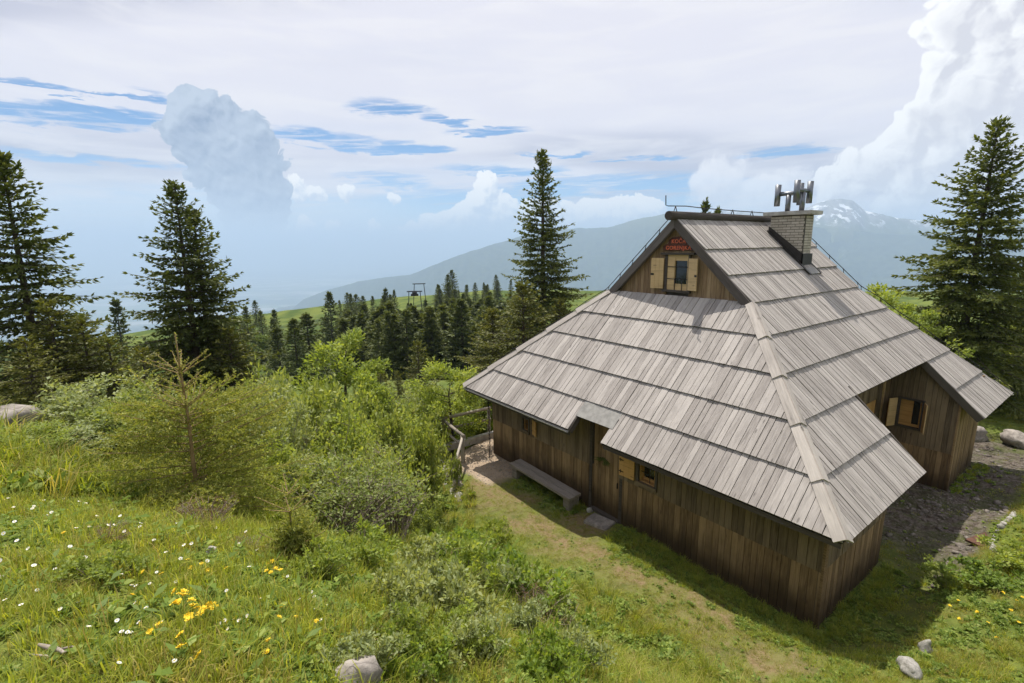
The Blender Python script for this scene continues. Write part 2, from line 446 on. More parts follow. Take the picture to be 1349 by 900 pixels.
def leafmat(name, stops, trans=0.35, tcol=None, rough=0.55, tipcol=None, hue=0.0):
    m_, gg = newmat(name)
    rn = gg.attr('rnd')
    c = gg.ramp(rn, stops)
    orn = gg.new('ShaderNodeObjectInfo').outputs['Random']
    c = gg.mix(1.0, c, gg.ramp(orn, [(0, (0.86, 0.88, 0.84)), (0.5, (1, 1, 1)), (1, (1.16, 1.12, 1.0))]), 'MULTIPLY')
    if tipcol is not None:
        c = gg.mix(gg.m('MULTIPLY', gg.attr('tip'), 1.0), c, tipcol)
    d = gg.new('ShaderNodeBsdfPrincipled')
    gg.put(d.inputs['Base Color'], c); d.inputs['Roughness'].default_value = rough
    d.inputs['Specular IOR Level'].default_value = 0.22
    t = gg.new('ShaderNodeBsdfTranslucent')
    gg.put(t.inputs['Color'], gg.mix(1.0, c, tcol or (1.6, 1.5, 0.6), 'MULTIPLY'))
    mx = gg.new('ShaderNodeMixShader'); mx.inputs[0].default_value = trans
    gg.l.new(d.outputs[0], mx.inputs[1]); gg.l.new(t.outputs[0], mx.inputs[2])
    o = gg.new('ShaderNodeOutputMaterial'); gg.l.new(mx.outputs[0], o.inputs['Surface'])
    return m_
M_SPRUCE = leafmat('spruce_needles', [(0, (0.050, 0.074, 0.024)), (0.5, (0.092, 0.120, 0.036)), (1, (0.165, 0.182, 0.055))], 0.25, tipcol=(0.25, 0.255, 0.07))
M_OLIVE = leafmat('olive_spruce_needles', [(0, (0.075, 0.092, 0.022)), (0.5, (0.125, 0.140, 0.034)), (1, (0.20, 0.200, 0.052))], 0.25, tipcol=(0.27, 0.255, 0.07))
M_SAPL = leafmat('young_spruce_needles', [(0, (0.125, 0.175, 0.034)), (0.5, (0.215, 0.260, 0.050)), (1, (0.33, 0.345, 0.08))], 0.35, tipcol=(0.56, 0.52, 0.16))
M_ALDER = leafmat('alder_leaves', [(0, (0.125, 0.170, 0.040)), (0.5, (0.225, 0.280, 0.075)), (1, (0.39, 0.42, 0.160))], 0.38)
M_WILLOW = leafmat('grey_green_leaves', [(0, (0.18, 0.225, 0.090)), (0.5, (0.29, 0.335, 0.145)), (1, (0.43, 0.46, 0.24))], 0.32)
M_BRIGHT = leafmat('bright_green_leaves', [(0, (0.150, 0.215, 0.040)), (0.5, (0.255, 0.320, 0.070)), (1, (0.39, 0.43, 0.125))], 0.42)
M_FARLEAF = leafmat('hillside_leaves', [(0, (0.085, 0.130, 0.030)), (0.5, (0.135, 0.190, 0.045)), (1, (0.20, 0.25, 0.07))], 0.3)
M_GRASS = leafmat('grass_blades', [(0, (0.150, 0.200, 0.024)), (0.45, (0.280, 0.330, 0.043)), (0.88, (0.410, 0.430, 0.078)), (1, (0.53, 0.45, 0.20))], 0.42)
M_DRYGRASS = leafmat('dry_grass_blades', [(0, (0.174, 0.181, 0.034)), (0.5, (0.290, 0.261, 0.063)), (1, (0.478, 0.377, 0.138))], 0.35)
M_HERB = leafmat('herb_leaves', [(0, (0.100, 0.165, 0.028)), (0.5, (0.185, 0.265, 0.047)), (1, (0.32, 0.385, 0.095))], 0.40)
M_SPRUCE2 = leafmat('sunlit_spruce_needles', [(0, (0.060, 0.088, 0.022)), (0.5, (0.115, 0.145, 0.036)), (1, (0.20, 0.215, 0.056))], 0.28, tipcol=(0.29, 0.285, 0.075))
M_HEATH = leafmat('brown_heather', [(0, (0.14, 0.070, 0.040)), (0.5, (0.22, 0.115, 0.065)), (1, (0.31, 0.19, 0.10))], 0.15, (1, 1, 1))
M_BARK = plain('bark', (0.075, 0.058, 0.045), 0.9, 0, 0.4, 14, bstr=0.8, bdist=0.02)
M_STEM = plain('shrub_stems', (0.27, 0.22, 0.175), 0.85, 0, 0.35, 10)
M_SAPB = plain('sapling_bark', (0.24, 0.165, 0.075), 0.8, 0, 0.3, 14)
M_PETAL = plain('white_petals', (0.80, 0.79, 0.76), 0.7, 0, 0.04)
M_YOLK = plain('yellow_flower', (0.85, 0.60, 0.02), 0.6, 0, 0.1)
M_DRIFT = plain('bleached_wood', (0.33, 0.28, 0.24), 0.9, 0, 0.3, 9)

# ------------------------------------------------------------------ terrain
def vnoise(x, y, seed=0):
    x = np.asarray(x, float); y = np.asarray(y, float)
    xi = np.floor(x).astype(np.int64); yi = np.floor(y).astype(np.int64)
    xf = x-xi; yf = y-yi
    u = xf*xf*(3-2*xf); v_ = yf*yf*(3-2*yf)
    def h(a, b):
        n = (a*374761393 + b*668265263 + seed*974711) & 0xffffffff
        n = ((n ^ (n >> 13))*1274126177) & 0xffffffff
        return ((n ^ (n >> 16)) & 0xffff)/65535.0
    a = h(xi, yi); b = h(xi+1, yi); c = h(xi, yi+1); d = h(xi+1, yi+1)
    return (a*(1-u)+b*u)*(1-v_)+(c*(1-u)+d*u)*v_
def fbm(x, y, oct=4, seed=0, rough=0.5):
    s, a, t, f = 0, 1.0, 0, 1.0
    for i in range(oct):
        s = s + a*vnoise(x*f, y*f, seed+i*31); t += a; a *= rough; f *= 2.03
    return s/t
def sstep(x, a, b):
    t = np.clip((np.asarray(x, float)-a)/(b-a), 0, 1); return t*t*(3-2*t)
CTRL = np.array([
    # round the hut
    (0, 0, -.03), (-.1, 3, -.12), (-.1, 6, -.16), (-.1, 9, -.16), (-.1, 11, -.15), (-1.2, 3.3, .18), (-1.2, 2.0, .22), (-1.2, .8, .30), (-.55, 2.6, -.06), (-.5, 1.2, -.03), (-2.0, 4.6, .05), (-1.5, 6, -.14), (-1.4, 9, -.15),
    (-1.0, 11.5, -.15), (.6, 12.3, -.14), (1.5, .0, -.02), (-.6, -.5, .04), (0, -.6, .0), (-.7, .8, .0), (3.5, -.2, -.02), (6.2, -.3, -.02), (9.1, -.2, -.02), (12.2, -.3, -.03),
    (3.5, 3, -.05), (8, 3, -.05), (5, 7, -.1), (10, 9, -.2), (3, 10, -.15), (6, -1.15, .0), (3.0, -1.05, .0), (1.2, -.85, .02), (.4, -.75, .06), (9, -1.1, .0), (13, -1.0, .0),
    # path foot of the slope
    (-2.3, 9.3, -.12), (-3.0, 6.5, -.05), (-2.8, 3.3, .32), (-2.9, 1.6, .42), (-1.9, 1.4, .34), (-3.3, .6, .55), (-1.9, .1, .42), (-1.2, -.2, .45), (-1.1, -.95, .62), (-.5, -1.33, .66), (.3, -1.45, .50), (1.1, -1.5, .50), (2.7, -1.5, .50), (5.0, -1.55, .42), (-2.2, -.6, .62),
    # bank on the right
    (.6, -2.8, .95), (3.1, -2.3, .85), (6.9, -2.0, .55), (11, -1.7, .25), (5, -4, 1.3), (-1.5, -2.6, 1.15), (-3, -4, 2.6), (0, -6, 2.6), (12, -5, .9),
    (16, -.5, .0), (17, 2, -.1), (22, 1, .2), (24, -5, .8), (30, 2, 0), (16, 8, -.8), (22, 10, -1.2), (12, 14, -1.2), (30, 15, -2.5),
    # slope to the viewpoint
    (-4.6, 1.2, .95), (-5.8, -.1, 2.4), (-6.9, -.9, 3.75), (-8.15, -1.1, 4.85), (-9.0, -1.7, 5.45), (-9.9, -3.3, 6.02), (-9.8, -1.5, 6.05), (-10.4, -1.2, 6.17),
    (-8.1, .5, 4.55), (-7.0, 1.4, 3.3), (-5.6, 2.6, 1.75), (-9.6, .7, 5.45), (-11, 2.3, 5.6), (-9.9, 1.7, 5.2), (-11.3, 5.3, 5.15), (-10.3, 4.0, 5.0),
    (-8.9, 3.4, 4.1), (-7.9, 5.2, 2.6), (-6.5, 4.0, 2.0), (-4.6, 4.8, .55), (-4.2, 7.2, .0), (-6, 7.5, .7), (-4, 10, -1.1), (-6, 10, .0), (-2.6, 12.2, -1.2), (-3, 14.5, -1.8),
    (0, 14, -1.1), (-13, 14, 3.2), (-15, 9, 5.2), (-9.3, 16, 1.4), (-5, 12.5, -1.0), (-5, 18, -1.5), (0, 20, -3), (8, 18, -2.0), (-12, 8, 4.6), (-13, 3, 6.3), (-16, 15, 3.6),
    (-14, -3, 7.2), (-12, -8, 7.8), (-6, -8, 5.5), (-20, 5, 7), (3, 14.5, -1.2), (-18, 22, 2.0), (-10, 26, -1.5), (0, 30, -5), (15, 26, -4), (-25, 30, 1.5)], float)
def _phi(r): return r*r*np.log(r+1e-9)
_d = np.hypot(CTRL[:, None, 0]-CTRL[None, :, 0], CTRL[:, None, 1]-CTRL[None, :, 1])
_n = len(CTRL)
_A = np.zeros((_n+3, _n+3)); _A[:_n, :_n] = _phi(_d) + np.eye(_n)*0.03
_A[:_n, _n] = 1; _A[:_n, _n+1:] = CTRL[:, :2]; _A[_n, :_n] = 1; _A[_n+1:, :_n] = CTRL[:, :2].T
_w = np.linalg.solve(_A, np.concatenate([CTRL[:, 2], np.zeros(3)]))
def rbf(x, y):
    out = np.full(x.shape, _w[_n]) + _w[_n+1]*x + _w[_n+2]*y
    for i in range(_n): out += _w[i]*_phi(np.hypot(x-CTRL[i, 0], y-CTRL[i, 1]))
    return out
PLAIN = -1200.0
def zmid(rr, a):
    """ground at distance rr (m) from the viewpoint and azimuth a (deg, left positive)"""
    el_c = np.interp(a, [-180, -60, -30, -12, 2, 11, 25, 45, 70, 180], [-3, -3.5, -5.0, -5.2, -5.35, -5.75, -6.85, -8.0, -6, -3])
    zc_ = 7.5 + 200*np.tan(np.radians(el_c))
    z40 = np.interp(a, [-180, -60, -40, -25, 0, 25, 45, 70, 180], [8, 4, .2, -2.0, -5.0, -4.0, -1.0, 3, 8])
    z90 = np.interp(a, [-180, -60, -40, -25, 0, 25, 45, 70, 180], [10, 2, -6, -14, -18.5, -18, -15, -5, 10])
    k = np.stack([z40, z90, zc_, zc_-8, np.full_like(zc_, -190.0), np.full_like(zc_, -760.0), np.full_like(zc_, PLAIN)])
    rk = np.array([40., 90., 200., 240., 700., 1900., 3600.])
    t = np.clip(np.searchsorted(rk, rr)-1, 0, len(rk)-2)
    f = np.clip((rr-rk[t])/(rk[t+1]-rk[t]), 0, 1); f = f*f*(3-2*f)
    i = np.arange(len(rr))
    return k[t, i]*(1-f)+k[t+1, i]*f
def H(x, y):
    x = np.atleast_1d(np.asarray(x, float)); y = np.atleast_1d(np.asarray(y, float))
    sh_ = x.shape; x = x.ravel(); y = y.ravel()
    ddx, ddy = x-CAM[0], y-CAM[1]
    rr = np.hypot(ddx, ddy)
    a = np.degrees(np.arctan2(ddy, ddx)) - math.degrees(YAW)
    a = (a+180) % 360 - 180
    near = np.zeros_like(x)
    q = rr < 48
    near[q] = rbf(x[q], y[q])
    far = zmid(np.maximum(rr, 40), a)
    far = far + (fbm(x/40, y/40, 4, 5)-.5)*5*sstep(rr, 35, 80)*(1-sstep(rr, 2500, 3600))
    w = sstep(rr, 26, 46)
    z = near*(1-w)+far*w
    # small bumps, kept off the hut's floor
    flat = sstep(np.maximum(np.abs(x-6)-6.3, np.abs(y-5.5)-5.8), 0.0, 1.2)
    z = z + flat*(1-w)*((fbm(x*1.1, y*1.1, 3, 2)-.5)*0.16 + (fbm(x*4.5, y*4.5, 2, 9)-.5)*0.05)*np.where(slope_side(x, y) > .5, 1.0, .35)
    return z.reshape(sh_)
def slope_side(x, y):
    return sstep(np.minimum(-x-2.6, 50), 0.0, .8)
def Hs(x, y): return float(H([x], [y])[0])
def seg(x, y, pts):
    d = np.full(x.shape, 1e9)
    for (ax, ay), (bx, by) in zip(pts[:-1], pts[1:]):
        t = np.clip(((x-ax)*(bx-ax)+(y-ay)*(by-ay))/((bx-ax)**2+(by-ay)**2), 0, 1)
        d = np.minimum(d, np.hypot(x-ax-t*(bx-ax), y-ay-t*(by-ay)))
    return d
PATH = [(-1.7, 9.0), (-1.75, 6.6), (-1.9, 4.5), (-1.95, 2.6), (-2.0, 1.0), (-1.9, .1)]
def masks(x, y):
    jit = (fbm(x*1.7, y*1.7, 3, 21)-.5)
    path = np.clip(1-sstep(seg(x, y, PATH)+jit*1.3, .20, 1.20), 0, 1)*(.48+.52*sstep(fbm(x*2.1, y*2.1, 3, 57), .38, .58))
    door = 1-sstep(np.hypot((x+.75)/.8, (y-5.6)/1.1)+jit*.5, .5, 1.1)
    path = np.maximum(path, door)
    gx = (y > 9.0)*(y < 12.6)*(x > -1.9-(11.8-y)*.0)*(x < 3)
    gravel = sstep(y+jit*.5, 8.9, 9.4)*(1-sstep(y, 12.45, 12.5))*sstep(x+jit*.25+np.clip(10.4-y, 0, 2)*.1, -1.75, -1.45)*(1-sstep(x, 3, 4))
    under = (1-sstep(x*0-x+jit*.15, .45, .6))*0
    yard = sstep(x+jit*1.8, 3.2, 5.0)*(1-sstep(x+jit*2, 14.5, 17))*sstep(y+jit*.5, -1.65, -1.25)*(1-sstep(y, 6, 7))
    yard = np.maximum(yard, .25*sstep(x+jit, .6, 2.4)*(x < 6)*sstep(y+jit*.5, -1.35, -1.0)*(y < 1))
    return path, gravel, yard
rings = np.concatenate([np.geomspace(.25, 4, 40)[:-1], np.linspace(4, 26, 165)[:-1], np.geomspace(26, 420, 110)[:-1], np.geomspace(420, 43500, 70)])
angs = np.concatenate([np.arange(-58, 58, .25), np.arange(58, 302, 3.0)])
AA, RR = np.meshgrid(np.radians(angs)+YAW, rings)
GX = CAM[0]+RR*np.cos(AA); GY = CAM[1]+RR*np.sin(AA)
GZ = H(GX, GY)
nr, na = GX.shape
idx = np.arange(nr*na).reshape(nr, na)
nx = np.roll(idx, -1, axis=1)
quads = np.stack([idx[:-1], idx[1:], nx[1:], nx[:-1]], -1).reshape(-1, 4)
V = np.stack([GX.ravel(), GY.ravel(), GZ.ravel()], 1)
V = np.vstack([V, [[CAM[0], CAM[1], Hs(CAM[0], CAM[1])]]])
tri = np.stack([np.full(na, nr*na), idx[0], np.roll(idx[0], -1)], 1)
pm, gm, ym = masks(V[:, 0], V[:, 1])
rad = np.concatenate([RR.ravel(), [0.0]])
m_, gg = newmat('meadow_ground')
pos = gg.new('ShaderNodeNewGeometry').outputs['Position']
a_p, a_g, a_y, a_r = gg.attr('path'), gg.attr('gravel'), gg.attr('yard'), gg.attr('dist')
n1 = gg.noise(pos, 3.0, 6, 0.65); n2 = gg.noise(pos, 0.7, 5, 0.6); n3 = gg.noise(pos, 22, 5, 0.7)
green = gg.mix(gg.ss(n1, .35, .65), (0.085, 0.120, 0.022), (0.160, 0.190, 0.040))
green = gg.mix(gg.ss(n2, .5, .7, 0, .5), green, (0.16, 0.145, 0.048))
green = gg.mix(gg.ss(n3, .52, .68, 0, .55), green, (0.085, 0.060, 0.032))
dirt = gg.mix(gg.ss(n3, .35, .65), (0.16, 0.098, 0.055), (0.29, 0.20, 0.125))
dirt = gg.mix(gg.ss(n1, .42, .62, .1, .8), dirt, (0.17, 0.165, 0.055))
grav = gg.mix(gg.ss(gg.vor(pos, 34), .15, .6), (0.46, 0.36, 0.26), (0.30, 0.225, 0.16))
grav = gg.mix(gg.ss(n1, .4, .7, 0, .4), grav, (0.50, 0.41, 0.31))
vy = gg.vor(pos, 9, 1.0)
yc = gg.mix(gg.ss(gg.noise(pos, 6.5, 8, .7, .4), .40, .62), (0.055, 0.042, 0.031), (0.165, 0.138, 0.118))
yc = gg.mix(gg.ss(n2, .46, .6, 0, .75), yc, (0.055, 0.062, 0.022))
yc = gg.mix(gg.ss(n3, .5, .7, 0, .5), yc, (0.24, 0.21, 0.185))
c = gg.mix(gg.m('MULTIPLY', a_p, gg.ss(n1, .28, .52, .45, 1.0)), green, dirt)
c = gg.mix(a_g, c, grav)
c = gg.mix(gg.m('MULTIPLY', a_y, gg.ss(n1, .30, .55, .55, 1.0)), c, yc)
# the far hill, then the fields and villages of the plain
hill = gg.mix(gg.ss(gg.noise(pos, .11, 6, .65), .38, .62), (0.060, 0.095, 0.022), (0.135, 0.165, 0.036))
hill = gg.mix(gg.ss(gg.noise(pos, .04, 5, .6), .54, .62, 0, .8), hill, (0.036, 0.052, 0.018))
c = gg.mix(gg.ss(a_r, 30, 60), c, hill)
fld = gg.vor(gg.v('MULTIPLY', pos, (1, 1, 0)), .0016, 1, .5, 'F1', 'Color')
fs = gg.sep(fld)[0]
plainc = gg.ramp(fs, [(0, (.05, .08, .03)), (.45, (.12, .16, .05)), (.75, (.20, .20, .10)), (.9, (.36, .34, .30))])
plainc = gg.mix(gg.ss(gg.noise(pos, .00022, 6, .6), .47, .55), plainc, (.035, .055, .025))
c = gg.mix(gg.ss(a_r, 1200, 3200), c, plainc)
rough_h = gg.m('ADD', n3, gg.m('MULTIPLY', gg.m('MULTIPLY', vy, a_y), -1.6))
finish(gg, c, .95, rough_h, .7, .03, spec=.1)
me = mesh_np('ground', V, [quads, tri], [m_], {'path': pm, 'gravel': gm, 'yard': ym, 'dist': rad}, True)
tag(link('ground', me), kind='structure')

# ------------------------------------------------------------------ far mountains
def mountain(name, prof, Rr, wf, wb, da, nrr, mat, ridge, seed):
    pa = np.array(prof)[::-1]
    A = np.arange(pa[0, 0], pa[-1, 0]+1e-6, da)
    E = np.interp(A, pa[:, 0], pa[:, 1]) + (fbm(A*1.3, A*0, 4, seed)-.5)*.16
    T = np.concatenate([np.linspace(-1, 0, nrr)[:-1], np.linspace(0, 1, nrr//3)])
    Rc = Rr*(1+.05*np.sin(A*.21+seed))
    TT, A2 = np.meshgrid(T, A)
    E2 = E[:, None]; R2 = Rc[:, None]
    rr = R2 + np.where(TT < 0, TT*wf, TT*wb)
    hc = 7.5 + R2*np.tan(np.radians(E2))
    s_ = (1-np.abs(TT))**1.15
    th = np.radians(A2)+YAW
    X = CAM[0]+rr*np.cos(th); Y = CAM[1]+rr*np.sin(th)
    u = np.radians(A2)*R2
    rd = 1-np.abs(2*fbm(u/1500+rr/4200, rr/5200, 5, seed+3, .55)-1)
    rd2 = 1-np.abs(2*fbm(u/420, rr/900, 4, seed+8, .55)-1)
    z = PLAIN-30 + (hc-PLAIN+30)*s_ + (rd-.72)*ridge*np.clip(np.abs(TT)*3, 0, 1)*s_**.5 + (rd2-.7)*ridge*.35*np.clip(np.abs(TT)*3, 0, 1)*s_**.5
    # nothing in front of the crest may rise over the skyline
    cap = 7.5 + rr*np.tan(np.radians(E2-.12-np.abs(TT)*1.2))
    z = np.where(np.abs(TT) > 1e-6, np.minimum(z, np.where(TT < 0, cap, 1e9)), z)
    z = np.maximum(z, PLAIN-30)
    na_, nt = X.shape
    i = np.arange(na_*nt).reshape(na_, nt)
    q = np.stack([i[:-1, :-1], i[1:, :-1], i[1:, 1:], i[:-1, 1:]], -1).reshape(-1, 4)
    me = mesh_np(name, np.stack([X.ravel(), Y.ravel(), z.ravel()], 1), [q], [mat], None, True)
    return tag(link(name, me), kind='structure')
def mtmat(name, snow):
    m_, gg = newmat(name)
    geo = gg.new('ShaderNodeNewGeometry')
    pos = geo.outputs['Position']; z = gg.sep(pos)[2]
    nz = gg.sep(geo.outputs['Normal'])[2]
    n = gg.noise(pos, .0022, 8, .62); nf = gg.noise(pos, .012, 6, .65)
    forest = gg.mix(gg.ss(nf, .35, .65), (.020, .034, .016), (.050, .068, .026))
    rock = gg.mix(gg.ss(nf, .35, .65), (.14, .135, .125), (.30, .29, .27))
    grass = (.085, .10, .04)
    zz = gg.m('ADD', z, gg.m('MULTIPLY', gg.m('SUBTRACT', n, .5), 900))
    c = gg.mix(gg.ss(zz, -200 if snow else 60, 60 if snow else 420), forest, grass)
    c = gg.mix(gg.ss(gg.m('ADD', zz, gg.m('MULTIPLY', nz, -500)), -260 if snow else 0, -20 if snow else 300), c, rock)
    if snow:
        sn = gg.noise(gg.v('MULTIPLY', pos, (1, 1, .35)), .0075, 6, .66)
        c = gg.mix(gg.m('MULTIPLY', gg.ss(sn, .545, .60), gg.ss(z, 120, 330)), c, (.85, .86, .88))
    finish(gg, c, .95, spec=.05)
    return m_
mountain('mountain', [(33, -7.6), (27, -7.3), (24.07, -6.6), (22.71, -5.61), (20.36, -4.75), (17.17, -3.89), (14.75, -3.63), (11.43, -3.29), (8.87, -2.33), (6.29, -1.35), (2.85, -.29),
          (.27, .44), (-2.3, 1.17), (-7.38, 1.62), (-10.7, 1.62), (-13.76, 2.47), (-15.5, 2.75), (-16.51, 3.0), (-19, 3.1), (-22, 2.9), (-26, 2.2), (-30, 1.4), (-36, .6), (-44, .2), (-55, -.5), (-66, -2)],
         7600, 3700, 2600, .12, 110, mtmat('forested_mountain', False), 420, 3)
mountain('mountain', [(-8, -2), (-14, .8), (-18, 2.4), (-21.92, 3.2), (-25.84, 2.85), (-28.5, 2.7), (-30.4, 3.35), (-31.6, 3.77), (-32.79, 3.85), (-33.58, 3.64), (-34.65, 2.7), (-37, 1.9), (-40, 1.5), (-44, 1.3),
          (-50, 1.2), (-58, 1.0), (-70, .2)], 9000, 3600, 2600, .12, 110, mtmat('snowy_mountain', True), 480, 11)

# ------------------------------------------------------------------ the hut
A_, B_, ZE, LX, ZR, WD = 0.841, 0.549, 2.45, 12.144, 8.188, 11.117
X9, Y9, Z9 = 2.62, 3.167, 5.941        # foot of the gable on the roof corner
GX0 = 2.60                             # plane of the gable's bargeboards
X1, X2, Y4 = 3.487, 8.987, 0.85        # the two wings either side of the yard recess
T9 = (Z9-ZE)/(ZR-ZE)
M1 = (Z9-ZE)/(X9+A_); M2 = (ZR-ZE)/(WD/2+B_)
LEV = [0.0, 0.121, 0.245, 0.370, 0.490, T9, 0.725, 0.842, 1.0]
hut = empty('alpine_hut', (0, 0, 0), label='weathered wooden mountain hut with tall grey board roof, gable sign and brick chimney', cat='hut')
C1_, S1_ = math.cos(math.atan(M1)), math.sin(math.atan(M1))
C2_, S2_ = math.cos(math.atan(M2)), math.sin(math.atan(M2))
def frame(U, Sv, N, O):
    m = Matrix.Identity(4)
    for i in range(3): m[i][0], m[i][1], m[i][2], m[i][3] = U[i], Sv[i], N[i], O[i]
    return m
FR_F = frame((0, -1, 0), (C1_, 0, S1_), (-S1_, 0, C1_), (-A_, 0, ZE))      # u = -y
FR_R = frame((1, 0, 0), (0, C2_, S2_), (0, -S2_, C2_), (0, -B_, ZE))       # u = x
LF = (ZR-ZE)/S1_; LR = (ZR-ZE)/S2_
def clip(poly, a, b, c):
    """keep a*u+b*s<=c"""
    out = []
    for i in range(len(poly)):
        p, q = poly[i-1], poly[i]
        fp, fq = a*p[0]+b*p[1]-c, a*q[0]+b*q[1]-c
        if (fp <= 0) != (fq <= 0):
            t = fp/(fp-fq); out.append((p[0]+t*(q[0]-p[0]), p[1]+t*(q[1]-p[1])))
        if fq <= 0: out.append(q)
    return out
def halfline(p, q):
    """half-plane left of p->q kept, as (a,b,c)"""
    d = (q[0]-p[0], q[1]-p[1])
    return (d[1], -d[0], d[1]*p[0]-d[0]*p[1])
TH, LIFT = 0.026, 0.050
def board_mesh(poly, s0, s1, u0, mb=None, r=0.0, fr=None, jit=0.0, tilt=0.0):
    """a roof board as a prism over a polygon in (u,s); lower end lifted on the course below"""
    def off(u, s): return LIFT*(1-(s-s0)/(s1-s0)) + jit + tilt*(u-u0)
    n = len(poly)
    top = [(u, s, off(u, s)+TH) for u, s in poly]; bot = [(u, s, off(u, s)) for u, s in poly]
    fs = [tuple(range(n)), tuple(range(2*n-1, n-1, -1))] + [(i, i+n, (i+1) % n + n, (i+1) % n) for i in range(n)]
    vs = top+bot; gc = [(u-u0, s-s0, n_) for u, s, n_ in vs]
    if fr is not None: vs = [tuple(fr @ Vector(p)) for p in vs]
    own = mb is None
    mb = mb or MB()
    mb.add(vs, fs, gc, r)
    return mb.mesh('roof_board', M_ROOF) if own else None
def proj_px(Pw):
    v = np.array(Pw)-CAM
    return np.array([674.5+FPX*(v@_rt2)/(v@_fw), 450-FPX*(v@_up2)/(v@_fw)])
def area(poly):
    return abs(sum(p[0]*q[1]-q[0]*p[1] for p, q in zip(poly, poly[1:]+poly[:1])))/2
cand = []        # every roof board that faces the camera
def lay(face, fr, k, u0, u1, wlo, whi, clips, seed):
    r_ = random.Random(seed)
    Lf = LF if face == 'F' else LR
    s0, s1 = LEV[k]*Lf, LEV[k+1]*Lf
    u = u0; ws = [wlo+(whi-wlo)*i/3 for i in range(4)]
    while u < u1:
        w = r_.choice(ws)
        rect = [(u, s0-.012*r_.random()*0), (u+w-.013, s0), (u+w-.013, s1+.05), (u, s1+.05)]
        poly = rect; cut = False
        for c in clips:
            q = clip(poly, *c)
            if len(q) != len(poly) or any(abs(a[0]-b[0])+abs(a[1]-b[1]) > 1e-6 for a, b in zip(sorted(q), sorted(poly))): cut = True
            poly = q
            if len(poly) < 3: break
        if len(poly) >= 3 and area(poly) > .004:
            P3 = [fr @ Vector((p[0], p[1], .04)) for p in poly]
            scr = [tuple(proj_px(p)) for p in P3]
            cand.append(dict(face=face, fr=fr, k=k, u=u, w=w, poly=poly, cut=cut, s0=s0, s1=s1, px=area(scr), jit=r_.uniform(0, .014), tilt=r_.uniform(-.045, .045)*.6, r=r_.random()))
        u += w
hipF_r = halfline((-Y9, T9*LF), (B_, 0)); hipF_l = halfline((-(WD+B_), 0), (-(WD-Y9), T9*LF))
hipF_r = tuple(-q for q in halfline((B_, 0), (-Y9, T9*LF)))
def keep(p, q, inside):
    h = halfline(p, q)
    return h if h[0]*inside[0]+h[1]*inside[1]-h[2] <= 0 else tuple(-x for x in h)
hF = [keep((B_, 0), (-Y9, T9*LF), (-5, 1)), keep((-(WD+B_), 0), (-(WD-Y9), T9*LF), (-5, 1))]
hR_lo = [keep((-A_, 0), (X9, T9*LR), (5, 1)), keep((LX+A_, 0), (LX-X9, T9*LR), (5, 1))]
NOTCH = (-6.20, -4.975)                                     # u range of the notch above the door
for k in range(5):
    if k == 0:
        lay('F', FR_F, k, -(WD+B_), NOTCH[0], .13, .19, hF+[(1, 0, NOTCH[0])], 10)
        lay('F', FR_F, k, NOTCH[1], B_, .14, .21, hF, 11)
    else:
        lay('F', FR_F, k, -(WD+B_)+k*.3, B_, .13, .205, hF, 20+k)
for k in range(8):
    if k < 2:
        lay('R', FR_R, k, -A_, X1, .095, .15, hR_lo+[(1, 0, X1)], 40+k)
        lay('R', FR_R, k, X2, LX+A_, .095, .15, hR_lo, 50+k)
    elif k < 5:
        lay('R', FR_R, k, -A_, LX+A_, .095, .15, hR_lo, 60+k)
    else:
        lay('R', FR_R, k, GX0, LX-GX0, .095, .15, [(1, 0, LX-GX0)], 70+k)
cand.sort(key=lambda c: -c['px'])
roofs = {}
def slab(fr, polys, t0, t1, name, mat):
    """roof sheathing under the boards; the parent of that face's boards"""
    mb = MB()
    for poly in polys:
        n = len(poly)
        vs = [tuple(fr @ Vector((u, s, t1))) for u, s in poly]+[tuple(fr @ Vector((u, s, t0))) for u, s in poly]
        mb.add(vs, [tuple(range(n)), tuple(range(2*n-1, n-1, -1))]+[(i, i+n, (i+1) % n+n, (i+1) % n) for i in range(n)])
    o = mb.build(name, mat, hut)
    return o
e_ = .03
polyF = [[(B_-e_, .02), (-Y9, T9*LF), (-(WD-Y9), T9*LF), (-(WD+B_)+e_, .02), (NOTCH[0]-.01, .02), (NOTCH[0]-.01, LEV[1]*LF*.52), (NOTCH[1]+.01, LEV[1]*LF*.52), (NOTCH[1]+.01, .02)]]
roofs['F'] = slab(FR_F, polyF, -.085, -.004, 'roof', M_DWOOD)
s2_ = LEV[2]*LR; hxa = -A_+(X9+A_)*LEV[2]/T9
polyR = [[(-A_+e_, .02), (X1-.01, .02), (X1-.01, s2_), (hxa, s2_)], [(X2+.01, .02), (LX+A_-e_, .02), (LX-hxa, s2_), (X2+.01, s2_)],
         [(hxa, s2_+.001), (LX-hxa, s2_+.001), (LX-X9, T9*LR), (X9, T9*LR)], [(GX0+.02, T9*LR+.001), (LX-GX0-.02, T9*LR+.001), (LX-GX0-.02, LR), (GX0+.02, LR)]]
roofs['R'] = slab(FR_R, polyR, -.085, -.004, 'roof', M_DWOOD)
